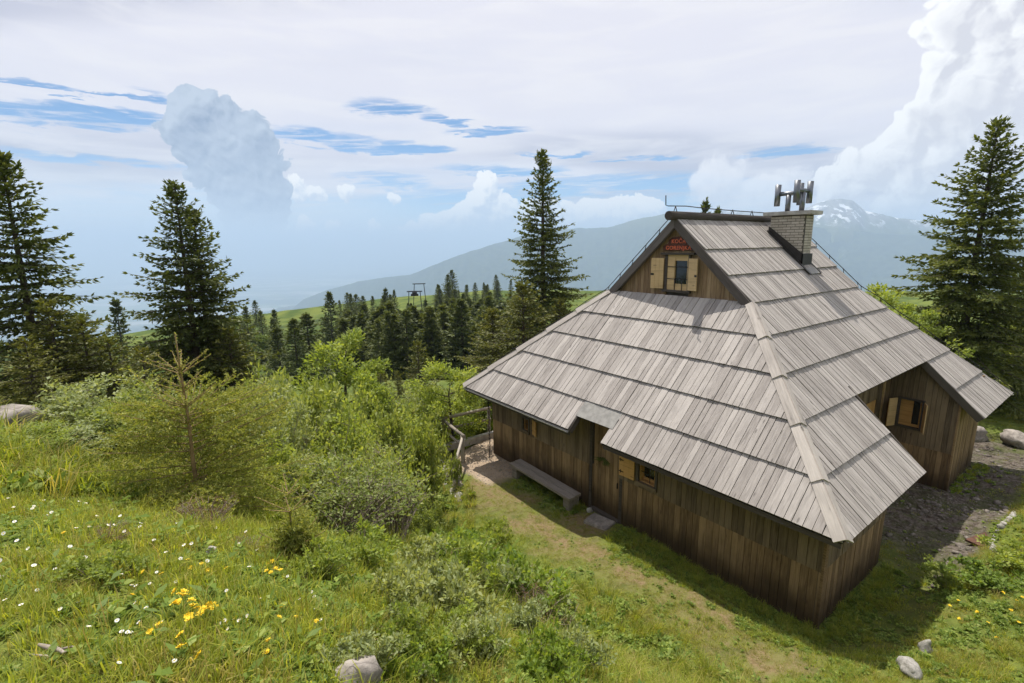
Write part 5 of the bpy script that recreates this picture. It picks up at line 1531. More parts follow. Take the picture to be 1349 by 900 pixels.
# ---- drag lift masts on the hill
def mast(px, py, d, w, lab, head):
    x, y, z = top_z(px, py, d); g_ = Hs(x, y); h = z-g_
    th = math.atan2(y-CAM[1], x-CAM[0])
    r0 = empty('lift_mast', (x, y, g_), th, lab, 'lift mast')
    for s in (-1, 1):
        mb = MB(); mb.bar((0, s*w*.62, -.5), (0, s*w*.45, h), .22, .22); mb.build('leg', M_IRON, r0)
    mb = MB(); mb.bar((0, -w*.62, h), (0, w*.62, h), .30, .30); mb.build('crossbeam', M_IRON, r0)
    if head:
        mb = MB(); mb.bar((0, 0, h), (0, 0, h-3.4), .5, .5); mb.build('hanger', M_IRON, r0)
        mb = MB(); mb.box(-.9, .9, -1.1, 1.1, h-1.3, h-.7); mb.box(-.6, .6, -.7, .7, h-.68, h-.2); mb.build('pulley_block', M_IRON, r0)
mast(546, 384, 150, 3.6, 'dark steel drag lift mast with a pulley block in front of the hill crest', True)
mast(552, 374, 178, 3.6, 'bare portal lift mast farther back on the hill crest', False)
x, y, z = top_z(537, 413, 140); g_ = Hs(x, y)
mb = MB(); mb.box(-.9, .9, -1.2, 1.2, z-g_-1.2, z-g_); mb.bar((0, 0, -.3), (0, 0, z-g_-1.1), .3, .3); o = mb.build('lift_return_wheel', M_IRON); o.location = (x, y, g_); tag(o, 'dark lift machinery box on a post below the lift mast', 'lift machine')

# ------------------------------------------------------------------ shrubs and the young spruce
def shrub_meshes(w, h, seed, mat, leaf=.055, stems=16, leaves=9000, arch=.5, lean=0.0, bare=.25, clump=.13, sub=9):
    rg = np.random.default_rng(seed); tb = MB(); C_, F0 = [], []
    for i in range(stems):
        a = rg.uniform(0, 2*PI); sp = rg.uniform(.1, 1)**.6*w
        top = np.array([math.cos(a)*sp+lean*h, math.sin(a)*sp, h*(1-.5*(sp/w)**2)*rg.uniform(.75, 1.08)])
        b = np.array([math.cos(a)*.12*w, math.sin(a)*.12*w, -.1])
        m1 = b+(top-b)*.5+np.array([0, 0, h*.10*arch]); m1[:2] *= .9
        pts = [b, b+(m1-b)*.55, m1, m1+(top-m1)*.55+np.array([0, 0, .03*h]), top]
        tb.tube(pts, [.016*h**.5, .013*h**.5, .011, .008, .004], 5, False)
        P_ = np.array(pts)
        for j in range(sub):
            t = rg.uniform(bare, 1)**.7*3.999; k = int(t); p = P_[k]+(P_[k+1]-P_[k])*(t-k)
            q = p+np.array([rg.normal(0, .17*w), rg.normal(0, .17*w), abs(rg.normal(.10, .12))*h*.8])
            tb.tube([p, (p+q)/2+np.array([0, 0, -.01]), q], [.006, .004, .002], 4, False)
            for u in (.45, .75, 1.0): C_.append(p+(q-p)*u); F0.append(u)
    C_ = np.array(C_); k = max(1, leaves//len(C_)); n = k*len(C_)
    cen = np.repeat(C_, k, 0); cl = np.repeat(rg.random(len(C_)), k)
    off = unit(rg.normal(0, 1, (n, 3)))*(rg.random((n, 1))**.5)*clump
    B = cen+off
    B[:, 2] = np.maximum(B[:, 2], .02)
    d = unit(off/clump*.7+np.array([[0, 0, .45]])+rg.normal(0, .45, (n, 3)))
    ref = unit(np.stack([rg.normal(0, .55, n), rg.normal(0, .55, n), np.ones(n)], 1))
    L = Leaves(); V_, F_ = kites(B, d, leaf*rg.uniform(.65, 1.35, n), leaf*.58*rg.uniform(.8, 1.2, n), ref, rg)
    L.add(V_, F_, np.clip(.4*cl+.6*rg.random(n), 0, 1))
    me = L.mesh('foliage', mat)
    return me, tb.mesh('stems', M_STEM)
def put_shrub(meshes, x, y, z, sx, sz, rz, label, name='alder_shrub', cat='shrub', group=None):
    root = empty(name, (x, y, z), rz, label, cat, group); root.scale = (sx, sx, sz)
    link('foliage', meshes[0], root); link('stems', meshes[1], root)
    return root
SH = [shrub_meshes(1.0, 1.6, 1, M_ALDER, .075, 20, 9500, bare=.25), shrub_meshes(1.0, 1.6, 2, M_BRIGHT, .072, 18, 8500, lean=.2, bare=.28),
      shrub_meshes(1.0, 1.6, 3, M_WILLOW, .070, 19, 8500, bare=.25), shrub_meshes(1.0, 1.6, 4, M_ALDER, .070, 70, 3200, lean=.35, bare=.80, clump=.12, sub=4)]
src = {}
def shrub(k, px, py, d, w, label, minh=.35, grp=None):
    x, y, g_, h = at_top(px, py, d); h = max(h, minh)
    if k not in src: src[k] = put_shrub(SH[k], x, y, g_-.03, w, h/1.6, px*.7, label); o = src[k]
    else:
        o = src[k].copy(); COL.objects.link(o); o.location = (x, y, g_-.03); o.scale = (w, w, h/1.6); o.rotation_euler = (0, 0, px*.7); o['label'] = label
        for c in src[k].children:
            q = c.copy(); COL.objects.link(q); q.parent = o
    return o
for s in [
    (0, 60, 548, 9.5, .95, 'leafy shrub at the left edge behind the flowery meadow'),
    (2, 120, 505, 9.0, .9, 'grey green shrub left of the sapling, the tallest of that clump'),
    (0, 165, 520, 7.8, .8, 'leafy shrub just left of the young spruce'),
    (2, 100, 575, 7.2, .6, 'low pale shrub at the meadow edge left of the young spruce'),
    (1, 40, 600, 7.0, .5, 'small leafy shrub near the left edge of the meadow'),
    (0, 290, 515, 8.6, .85, 'shrub directly behind the right side of the young spruce'),
    (2, 345, 520, 8.2, .85, 'pale leaved shrub right of the young spruce'),
    (1, 330, 585, 6.8, .6, 'dense shrub touching the right flank of the young spruce'),
    (0, 395, 500, 10.0, 1.25, 'high leafy shrub in front of the light green tree, left'),
    (1, 420, 560, 8.0, .95, 'rounded shrub in the middle of the thicket'),
    (2, 385, 610, 6.8, .65, 'low pale shrub at the front of the thicket'),
    (0, 470, 535, 11.5, 1.3, 'broad shrub under the light green tree'),
    (1, 505, 540, 12.5, 1.1, 'shrub between the light green tree and the railing'),
    (3, 480, 605, 6.5, .9, 'open shrub with bare brown stems leaning right, left one'),
    (3, 505, 608, 6.8, .85, 'open shrub with bare brown stems leaning right, nearest the path'),
    (0, 540, 545, 13.0, 1.0, 'leafy shrub left of the wooden railing'),
    (3, 440, 640, 5.9, .65, 'open stemmed shrub at the low front of the thicket'),
    (0, 560, 665, 9.6, .5, 'shrub at the foot of the slope opposite the stone wall'),
    (1, 600, 515, 22.5, 1.7, 'tall shrub beyond the wooden railing corner'),
    (0, 632, 500, 23.0, 1.7, 'shrub behind the railing close to the hut corner'),
    (2, 566, 512, 22.0, 1.5, 'pale leafy shrub beyond the railing, left'),
    (1, 562, 575, 15.0, .6, 'shrub hanging over the stone wall below the railing post'),
    (0, 430, 555, 14.0, 1.5, 'dark leafy shrub in the dip behind the thicket'),
    (1, 350, 525, 13.0, 1.4, 'leafy shrub in the dip left of the light green tree'),
    (2, 500, 525, 16.0, 1.4, 'pale shrub in the dip under the olive conifers'),
    (0, 600, 600, 15.2, .25, 'small leafy plant on the terrace edge beside the railing post'),
    (1, 250, 560, 9.5, .9, 'shrub behind the young spruce, mostly hidden')]:
    shrub(*s)
# low plants on the bank between meadow and path
LOW = [shrub_meshes(1.0, .9, 11, M_WILLOW, .14, 12, 1700, bare=.05, clump=.13, sub=4), shrub_meshes(1.0, .9, 12, M_BRIGHT, .12, 14, 2100, bare=.02, clump=.12, sub=4), shrub_meshes(1.0, .9, 13, M_HERB, .15, 14, 1500, bare=.02, clump=.12, sub=4)]
lsrc = {}
def low(k, px, py, d, w, h, label, grp=None):
    w *= 1.45; h *= 1.35
    x, y, g_ = top_z(px, py, d); g_ = Hs(x, y)
    if k not in lsrc: lsrc[k] = put_shrub(LOW[k], x, y, g_-.02, w, h/.9, px*.37, label, 'low_shrub', 'shrub'); return
    o = lsrc[k].copy(); COL.objects.link(o); o.location = (x, y, g_-.02); o.scale = (w, w, h/.9); o.rotation_euler = (0, 0, px*.37); tag(o, label, None, grp)
    for c in lsrc[k].children:
        q = c.copy(); COL.objects.link(q); q.parent = o
for s in [(0, 575, 850, 3.05, .20, .24, 'pale grey green plant with large leaves at the bottom edge'), (0, 530, 880, 2.75, .16, .20, 'pale leafy plant beside the boulder at the bottom edge'), (0, 600, 895, 2.9, .18, .20, 'pale broad leaved plant at the very bottom, right of the boulder'),
          (1, 480, 800, 3.4, .20, .22, 'bright green low shrub above the boulder'), (1, 430, 830, 3.0, .14, .16, 'small bright green plant left of the pale plants'), (2, 640, 790, 4.9, .34, .36, 'leafy low shrub in the middle of the bank'),
          (1, 680, 760, 5.6, .40, .42, 'bright low shrub near the top of the bank'), (0, 700, 790, 5.3, .38, .40, 'grey green low shrub on the bank beside the path'), (2, 730, 800, 6.0, .40, .38, 'dark leafy low shrub at the path side of the bank'),
          (1, 650, 740, 6.2, .40, .40, 'yellow green low shrub under the bare stems'), (2, 590, 750, 5.4, .35, .35, 'leafy herb clump right of the tall grass'), (1, 610, 820, 4.2, .30, .30, 'bright leafy clump on the steep part of the bank'),
          (2, 690, 850, 4.9, .36, .34, 'dark herb clump low on the bank'), (1, 740, 850, 5.8, .40, .34, 'light green clump at the lower bank'),
          (0, 560, 790, 4.3, .22, .26, 'grey green seedling shrub among the tall grass'), (2, 620, 700, 7.8, .45, .45, 'leafy clump below the open stems by the path'),
          (1, 580, 690, 8.6, .45, .45, 'bright clump opposite the stone wall'), (1, 140, 800, 2.9, .12, .10, 'small leafy rosette clump in the meadow left of the yellow flowers'),
          (1, 1240, 850, 13.2, .4, .3, 'green clump between the white rocks and the bank'), (1, 1330, 800, 14.2, .5, .35, 'bright leafy clump on the right bank'), (2, 1290, 850, 13.0, .45, .3, 'leafy clump on the right bank near the bottom')]:
    low(*s)
nlow = 0
lr = np.random.default_rng(12)
for _ in range(400):
    px, py = lr.uniform(430, 860), lr.uniform(690, 899)
    if py < 690+abs(px-640)*.25 or px > 600+(py-640)*.86 or px < 690-(py-640)*.95: continue
    q = ground_hit(px, py)
    if q is None: continue
    dd_ = math.hypot(q[0]-CAM[0], q[1]-CAM[1]); k = int(lr.integers(0, 3)); w = lr.uniform(.035, .06)*min(dd_, 6.5)
    side_ = ('upper' if py < 760 else 'middle' if py < 830 else 'lower')+' '+('left' if px < 560 else 'centre' if px < 690 else 'right')
    rel = 'by the path' if px > 690+(py-760)*.4 else 'beside the boulder' if py > 850 and px < 560 else 'under the bare stems' if py < 745 else 'in the tall grass'
    low(k, px, py, dd_, w, w*lr.uniform(.8, 1.3), ['pale broad-leaved plant', 'bright green leafy plant', 'dark green leafy herb'][k]+' on the '+side_+' part of the bank, '+rel, 'leafy plants on the bank')
    nlow += 1
    if nlow >= 26: break
# heather
HT = [shrub_meshes(1.0, .8, 21, M_HEATH, .030, 26, 2600, bare=.02, clump=.10, sub=4)]
h0 = None
for (px, py, d, w, h, lab) in [(275, 715, 4.1, .26, .26, 'reddish brown heather tuft below the young spruce'), (240, 705, 4.5, .14, .14, 'brown heather patch left of the reddish tuft'), (150, 760, 3.6, .12, .10, 'brown heather patch in the middle of the meadow'), (700, 880, 4.6, .35, .30, 'brown heather at the bottom edge of the bank'),
                               (330, 770, 3.4, .12, .10, 'small brown heather patch beside yellow flowers'), (610, 745, 5.2, .2, .2, 'dark brown heather tuft in the tall grass'), (745, 815, 6.1, .22, .24, 'brown heather sprigs at the path edge')]:
    x, y, g_ = top_z(px, py, d); g_ = Hs(x, y)
    if h0 is None: h0 = put_shrub(HT[0], x, y, g_-.02, w, h/.8, .3, lab, 'heather', 'heather')
    else:
        o = h0.copy(); COL.objects.link(o); o.location = (x, y, g_-.02); o.scale = (w*1.3, w*1.3, h/.8*1.25); o.rotation_euler = (0, 0, px); o['label'] = lab
        for c in h0.children: q = c.copy(); COL.objects.link(q); q.parent = o
# young spruce with its bare leader
def sapling(hb, r, seed, lead, gap=False):
    rg = np.random.default_rng(seed); tb = MB(); L = Leaves()
    ht = hb+lead
    tb.tube([(0, 0, -.1), (.0, 0, hb*.6), (0.01, 0, hb), (.0, .0, ht-.25), (.0, 0, ht)], [.024, .018, .012, .009, .005], 8)
    BB, DD, TT = [], [], []
    def shoots(p0, p1, n, ln, tip):
        q = np.linspace(.0, 1, n)[:, None]
        b = p0[None]+(p1-p0)[None]*q
        ax = unit(p1-p0)
        d = unit(ax[None]*rg.uniform(.5, 1.0, (n, 1))+rg.normal(0, .62, (n, 3)))
        BB.append(b); DD.append(d*ln); TT.append(np.full(n, tip)*rg.uniform(.5, 1, n))
    z = .05
    while z < hb+.02:
        f = 1-z/(hb+.35)
        for i in range(7):
            a = rg.uniform(0, 2*PI); bl = r*(.50+.55*f)*rg.uniform(.55, 1.12)
            if gap and z > .38*hb and math.cos(a+1.58) > .45: continue
            h0 = np.array([math.cos(a), math.sin(a), 0]); el_ = np.interp(f, [0, .5, 1], [.62, .25, .02])+rg.normal(0, .1)
            ns = 7; s = np.linspace(0, 1, ns)
            pts = np.array([0, 0, z])+bl*math.cos(el_)*s[:, None]*h0+np.array([0, 0, 1])*(bl*(math.sin(el_)*s-.20*s*s+.14*s**4))[:, None]
            tb.tube(list(pts[[0, 3, 6]]), [.006, .004, .002], 4, False)
            sd = np.array([-h0[1], h0[0], 0])
            for k in range(1, ns):
                shoots(pts[k-1], pts[k], 16, .022, .35+.65*(k == ns-1))
                for sg_ in (-1, 1):
                    if rg.random() < .1: continue
                    tl = bl*.42*(1-s[k])**.6+.06
                    e = pts[k]+unit(unit(pts[k]-pts[k-1])*.9+sd*sg_*.8+np.array([0, 0, rg.normal(-.05, .15)]))*tl
                    n_ = int(tl/.0060)
                    shoots(pts[k], e, n_, .022, rg.uniform(.2, .9))
                    for t_ in (.4, .7):
                        if tl > .12:
                            m = pts[k]+(e-pts[k])*t_; e2 = m+unit(unit(e-pts[k])+rg.normal(0, .5, 3))*tl*.35
                            shoots(m, e2, int(tl*.35/.009)+2, .020, rg.uniform(.5, 1))
        z += rg.uniform(.055, .095)
    # leader whorls
    for zz, n, bl in ((ht-.40, 6, .30), (ht-.58, 4, .20), (ht-.74, 4, .18), (ht-.90, 4, .16), (ht-.36, 4, .24), (hb+.12, 6, .28), (hb+.30, 5, .2)):
        for i in range(n):
            a = 2*PI*i/n+rg.uniform(0, .6); e = np.array([math.cos(a)*bl, math.sin(a)*bl, bl*.62]); p = np.array([0, 0, zz])
            tb.tube([p, p+e], [.006, .003], 4, False); shoots(p, p+e, 30, .016, 1.0)
    shoots(np.array([0, 0, hb]), np.array([0, 0, ht]), 150, .016, .8)
    B = np.vstack(BB); D = np.vstack(DD); T = np.concatenate(TT); n = len(B); ln = np.linalg.norm(D, axis=1)
    V_, F_ = kites(B, unit(D), ln*rg.uniform(1.0, 1.7, n), .0115, unit(rg.normal(0, 1, (n, 3))), rg)
    L.add(V_, F_, rg.random(n), T**1.1*rg.random(n))
    print('sapling needles', n)
    return L.mesh('needles', M_SAPL), tb.mesh('trunk', M_SAPB)
x, y, z = top_z(230, 436, 5.6); g_ = Hs(x, y); ht = z-g_
sb = top_z(230, 510, 5.6)[2]-g_
me1, me2 = sapling(sb-.30, 1.2, 3, ht-sb+.30, True)
sap = empty('young_spruce', (x, y, g_-.02), 0, 'young yellow green spruce with a tall bare leader standing at the meadow edge', 'spruce')
link('crown', me1, sap); link('trunk', me2, sap)
sl = sapling(.42, .22, 8, .12); ss0 = None
for (px, py, d, lab) in [(395, 800, 3.3, 'tiny spruce seedling in the meadow right of the yellow flowers'), (640, 705, 7.2, 'tiny spruce seedling on the bank under the path bend'), (697, 745, 7.0, 'tiny dark spruce seedling beside the trodden path')]:
    x, y, z = top_z(px, py, d); g_ = Hs(x, y)
    if ss0 is None: ss0 = empty('spruce_seedling', (x, y, g_-.02), 0, lab, 'seedling', 'spruce seedlings'); link('crown', sl[0], ss0); link('trunk', sl[1], ss0); ss0.scale = (.7, .7, .7)
    else:
        o = ss0.copy(); COL.objects.link(o); o.location = (x, y, g_-.02); o['label'] = lab; o.scale = (1, 1, 1)
        for c in ss0.children: q = c.copy(); COL.objects.link(q); q.parent = o

# ------------------------------------------------------------------ grass, herbs and flowers
def tuft(seed, n, h, w, spread, mat, curl=.5, name='tuft'):
    rg = np.random.default_rng(seed); V_, F4, F3, r_ = [], [], [], []
    for i in range(n):
        a = rg.uniform(0, 2*PI); rr = spread*rg.random()**.5; b = np.array([rr*math.cos(a), rr*math.sin(a), -.01])
        a2 = a+rg.normal(0, .9); hh = h*rg.uniform(.45, 1.15); out = np.array([math.cos(a2), math.sin(a2), 0])
        sd = np.array([-out[1], out[0], 0])*w*rg.uniform(.7, 1.3)
        c = curl*rg.uniform(.3, 1.3)
        p1 = b+np.array([0, 0, hh*.55])+out*hh*c*.25; p2 = b+np.array([0, 0, hh*(1-.35*c)])+out*hh*c*.85
        k = len(V_)*5
        V_.append([b-sd*.5, b+sd*.5, p1+sd*.42, p1-sd*.42, p2]); F4.append([k, k+1, k+2, k+3]); F3.append([k+3, k+2, k+4]); r_ += [rg.random()]*5
    return mesh_np(name, np.array(V_).reshape(-1, 3), [np.array(F4), np.array(F3)], [mat], {'rnd': np.array(r_), 'tip': np.zeros(len(r_))})
def rosette(seed, n, ln, w, mat, up=.5, name='herb'):
    rg = np.random.default_rng(seed); L = Leaves()
    a = rg.uniform(0, 2*PI, n); d = unit(np.stack([np.cos(a), np.sin(a), rg.uniform(.1, 1.2, n)*up], 1))
    b = np.stack([rg.normal(0, ln*.5, n), rg.normal(0, ln*.5, n), rg.uniform(0, ln*.8, n)], 1)
    V_, F_ = kites(b, d, ln*rg.uniform(.6, 1.3, n), w*rg.uniform(.7, 1.3, n), np.tile([0, 0, 1.0], (n, 1))+rg.normal(0, .3, (n, 3)), rg)
    L.add(V_, F_, rg.random(n)); return L.mesh(name, mat)
def scatter(name, protos, xy, scl, idx, tilt=.12, lab=None):
    z = H(xy[:, 0], xy[:, 1]); n = len(xy); rg = np.random.default_rng(len(xy))
    me = bpy.data.meshes.new(name); me.vertices.add(n); me.vertices.foreach_set('co', np.stack([xy[:, 0], xy[:, 1], z], 1).astype(np.float32).ravel())
    at = me.attributes.new('rot', 'FLOAT_VECTOR', 'POINT'); at.data.foreach_set('vector', np.stack([rg.normal(0, tilt, n), rg.normal(0, tilt, n), rg.uniform(0, 2*PI, n)], 1).astype(np.float32).ravel())
    at = me.attributes.new('scl', 'FLOAT', 'POINT'); at.data.foreach_set('value', np.asarray(scl, np.float32))
    at = me.attributes.new('idx', 'INT', 'POINT'); at.data.foreach_set('value', np.asarray(idx, np.int32))
    o = link(name, me); tag(o, kind='stuff')
    gc_ = bpy.data.collections.new(name+'_pieces')
    for i, p in enumerate(protos):
        q = bpy.data.objects.new('%s_%02d' % (name, i), p); gc_.objects.link(q)
    ng = bpy.data.node_groups.new(name, 'GeometryNodeTree')
    ng.interface.new_socket('Geometry', in_out='INPUT', socket_type='NodeSocketGeometry'); ng.interface.new_socket('Geometry', in_out='OUTPUT', socket_type='NodeSocketGeometry')
    N = ng.nodes; Lk = ng.links
    gi = N.new('NodeGroupInput'); go = N.new('NodeGroupOutput'); ip = N.new('GeometryNodeInstanceOnPoints'); ci = N.new('GeometryNodeCollectionInfo')
    ci.inputs['Collection'].default_value = gc_; ci.inputs['Separate Children'].default_value = True; ci.inputs['Reset Children'].default_value = True
    def na(nm, ty):
        a = N.new('GeometryNodeInputNamedAttribute'); a.data_type = ty; a.inputs['Name'].default_value = nm; return a.outputs['Attribute']
    Lk.new(gi.outputs[0], ip.inputs['Points']); Lk.new(ci.outputs[0], ip.inputs['Instance']); ip.inputs['Pick Instance'].default_value = True
    Lk.new(na('idx', 'INT'), ip.inputs['Instance Index'])
    Lk.new(na('rot', 'FLOAT_VECTOR'), ip.inputs['Rotation'])
    Lk.new(na('scl', 'FLOAT'), ip.inputs['Scale'])
    Lk.new(ip.outputs[0], go.inputs[0])
    md = o.modifiers.new('scatter', 'NODES'); md.node_group = ng
    return o
gr = np.random.default_rng(99)
def field(n, dmin, dmax, amin=-52, amax=52, power=1.0):
    a = gr.uniform(amin, amax, n); u = gr.random(n)
    d = (dmin**power+u*(dmax**power-dmin**power))**(1/power)
    th = YAW+np.radians(a)
    return np.stack([CAM[0]+d*np.cos(th), CAM[1]+d*np.sin(th)], 1), d
def clear(xy, yard=.55):
    x, y = xy[:, 0], xy[:, 1]
    inh = (x > -.06) & (x < 3.5) & (y > -.06) & (y < WD+.1) | (x > 3.4) & (x < 9.1) & (y > 1.8) & (y < WD+.1) | (x > 9.05) & (x < LX+.05) & (y > -.06) & (y < WD+.1)
    inh |= (np.abs(x+.42) < .36) & (np.abs(y-5.38) < .42)
    p, g_, yd = masks(x, y)
    return ~inh, p, g_, yd
# fine meadow turf
G_T = [tuft(i, 38, .070, .0032, .065, M_GRASS, .8) for i in range(3)] + [tuft(10+i, 26, .060, .0035, .060, M_DRYGRASS, .9) for i in range(1)] + [rosette(20+i, 18, .024, .013, M_HERB, .7) for i in range(2)] + [rosette(25, 9, .065, .022, M_HERB, .5), tuft(26, 12, .15, .0030, .05, M_DRYGRASS, .5), tuft(27, 22, .13, .0042, .05, M_GRASS, .8)]
xy, d = field(26000, 1.2, 9.5, power=1.15)
ok, p, g_, yd = clear(xy)
x_, y_ = xy[:, 0], xy[:, 1]
slope = slope_side(x_, y_)
ok &= (gr.random(len(xy)) > np.maximum(np.maximum(p*1.15, g_*1.3), yd*.9))
pn = fbm(x_*4.5, y_*4.5, 3, 41)+gr.normal(0, .08, len(xy))
idx = np.where(pn > .56, gr.integers(4, 6, len(xy)), np.where((pn < .40) & (gr.random(len(xy)) < .6), 3, gr.integers(0, 3, len(xy))))
big = gr.random(len(xy)); idx = np.where(big < .045, 6, np.where(big < .075, 7, np.where(big < .16, 8, idx)))
scl = gr.uniform(.5, 1.25, len(xy))*np.where(d > 5, 1.25, 1.0)*(.7+.6*fbm(x_*1.8, y_*1.8, 2, 61))
scatter('meadow_grass', G_T, xy[ok], scl[ok], idx[ok])
# lawn beside the path, the right bank and the lawn behind
G_L = [tuft(30+i, 40, .075, .0060, .11, M_GRASS, .8) for i in range(3)] + [tuft(36, 34, .07, .006, .11, M_DRYGRASS, .9)] + [rosette(40+i, 26, .045, .030, M_HERB, .5) for i in range(2)]
xy, d = field(31000, 8.5, 34, -66, 20, power=1.0)
ok, p, g_, yd = clear(xy); x_, y_ = xy[:, 0], xy[:, 1]
pn = fbm(x_*1.3, y_*1.3, 3, 43)
dens = np.clip(1-p*.88-g_*1.4-yd*.93, 0, 1)
ok &= gr.random(len(xy)) < dens
ok &= (x_ < 26)
idx = np.where(pn > .58, gr.integers(4, 6, len(xy)), np.where((pn < .42) & (gr.random(len(xy)) < .6), 3, gr.integers(0, 3, len(xy))))
scl = gr.uniform(.55, 1.1, len(xy))*np.where(p > .2, .55, 1.0)
scatter('lawn_grass', G_L, xy[ok], scl[ok], idx[ok])
# worn short grass and litter on the path
xy, d = field(16000, 8.0, 18, -35, 16)
ok, p, g_, yd = clear(xy); ok &= (p > .12) & (g_ < .3) & (gr.random(len(xy)) < .8)
scatter('path_grass', G_L[:4], xy[ok], gr.uniform(.28, .6, ok.sum()), np.where(gr.random(ok.sum()) < .35, 3, gr.integers(0, 3, ok.sum())))
# tall grass on the bank and under the shrubs, ranker growth along the walls
G_H = [tuft(50+i, 36, .30, .0075, .07, M_GRASS, .9) for i in range(3)] + [tuft(55, 26, .34, .006, .07, M_DRYGRASS, 1.0)] + [rosette(57+i, 30, .085, .050, M_HERB, .8) for i in range(3)] + [rosette(61, 26, .070, .040, M_BRIGHT, .9)]
xy, d = field(9000, 2.6, 17, -28, 46)
ok, p, g_, yd = clear(xy); x_, y_ = xy[:, 0], xy[:, 1]
az_ = np.degrees(np.arctan2(y_-CAM[1], x_-CAM[0]))-math.degrees(YAW)
meadow = (az_ > 9+0*d) & (d < 5.6)
bank = (x_ < -2.9) & ~meadow & ~((x_ > -3.6) & (y_ > 4))
ok &= bank & (g_ < .2) & (p < .25)
pn = fbm(x_*1.6, y_*1.6, 3, 47)
idx = np.where(pn > .5, gr.integers(4, 8, len(xy)), np.where(gr.random(len(xy)) < .2, 3, gr.integers(0, 3, len(xy))))
scl = gr.uniform(.45, 1.05, len(xy))*np.clip(d/5, .55, 1.15)
scatter('bank_grass', G_H, xy[ok], scl[ok], idx[ok], .2)
n = 2600
t = gr.random(n); side = gr.random(n)
xw = np.where(side < .62, -.08-np.abs(gr.normal(0, .34, n)), np.where(side < .86, t*3.4+.0, t*3.3+9.0)); yw_ = np.where(side < .62, -.3+t*5.0, -.08-np.abs(gr.normal(0, .30, n)))
more = gr.random(n) < .12
yw_ = np.where(more, 6.2+t*3.0, yw_); xw = np.where(more, -.1-np.abs(gr.normal(0, .25, n)), xw)
xy = np.stack([xw, yw_], 1)
ok = gr.random(n) < np.where(xw > 8, .35, 1.0)
scatter('wall_weeds', G_H, xy[ok], gr.uniform(.35, .85, ok.sum()), np.where(gr.random(ok.sum()) < .25, gr.integers(0, 3, ok.sum()), gr.integers(4, 8, ok.sum())), .2)
# longer grass and herbs on the sunny bank right of the hut
xy, d = field(11000, 9.0, 24, -62, -8)
ok, p, g_, yd = clear(xy); x_, y_ = xy[:, 0], xy[:, 1]
ok &= (y_ < -1.25-.25*fbm(x_*1.5, y_*1.5, 2, 71)) & (y_ > -4.5) & (x_ > -2.2) & (yd < .3)
pn = fbm(x_*1.4, y_*1.4, 3, 49)
idx = np.where(pn > .53, gr.integers(4, 8, len(xy)), np.where(gr.random(len(xy)) < .4, 3, gr.integers(0, 3, len(xy))))
scatter('bank_meadow', G_H, xy[ok], gr.uniform(.3, .85, ok.sum()), idx[ok], .2)
# edge growth along the rim over the hut foot
xy, d = field(9000, 9.0, 15, -36, -5)
ok, p, g_, yd = clear(xy); x_, y_ = xy[:, 0], xy[:, 1]
rim = np.minimum(np.abs(x_+1.35)+np.where(y_ < -1.6, 9, 0)+np.where(y_ > 4.2, 9, 0), np.abs(y_+1.5)+np.where((x_ < -1.6) | (x_ > 5.5), 9, 0))
ok &= (rim+gr.normal(0, .15, len(xy)) < .32) & (p < .6)
scatter('rim_herbs', G_H, xy[ok], gr.uniform(.25, .6, ok.sum()), np.where(gr.random(ok.sum()) < .3, gr.integers(0, 3, ok.sum()), gr.integers(4, 8, ok.sum())), .2)
# rough grass between shrubs, behind
xy, d = field(6000, 5.5, 24, 5, 52)
ok, p, g_, yd = clear(xy); ok &= (g_ < .1) & (xy[:, 0] < -2.0)
scatter('rough_grass', G_H, xy[ok], gr.uniform(.7, 1.5, ok.sum()), gr.integers(0, 8, ok.sum()), .2)

# flowers: each one its own object
def daisy():
    V_, F_ = [], []
    n = 13
    for i in range(n):
        a = 2*PI*i/n; c, s = math.cos(a), math.sin(a); w = .0022
        k = len(V_); V_ += [(c*.003+s*w*.4, s*.003-c*w*.4, .0), (c*.012+s*w, s*.012-c*w, .0012), (c*.0135-s*w, s*.0135+c*w, .001), (c*.003-s*w*.4, s*.003+c*w*.4, .0)]; F_.append((k, k+1, k+2, k+3))
    me = bpy.data.meshes.new('daisy'); nb = len(V_)
    m = 7
    V_ += [(0, 0, .004)]+[(.0042*math.cos(2*PI*i/m), .0042*math.sin(2*PI*i/m), .0012) for i in range(m)]
    yf = [(nb, nb+1+i, nb+1+(i+1) % m) for i in range(m)]
    sb_ = len(V_); V_ += [(.0012, 0, 0), (-.0012, 0, 0), (-.0012, .004, -.075), (.0012, .004, -.075)]; sf = [(sb_, sb_+1, sb_+2, sb_+3)]
    me.from_pydata(V_, [], F_+yf+sf); me.materials.append(M_PETAL); me.materials.append(M_YOLK); me.materials.append(M_HERB)
    me.polygons.foreach_set('material_index', [0]*len(F_)+[1]*len(yf)+[2]*len(sf))
    return me
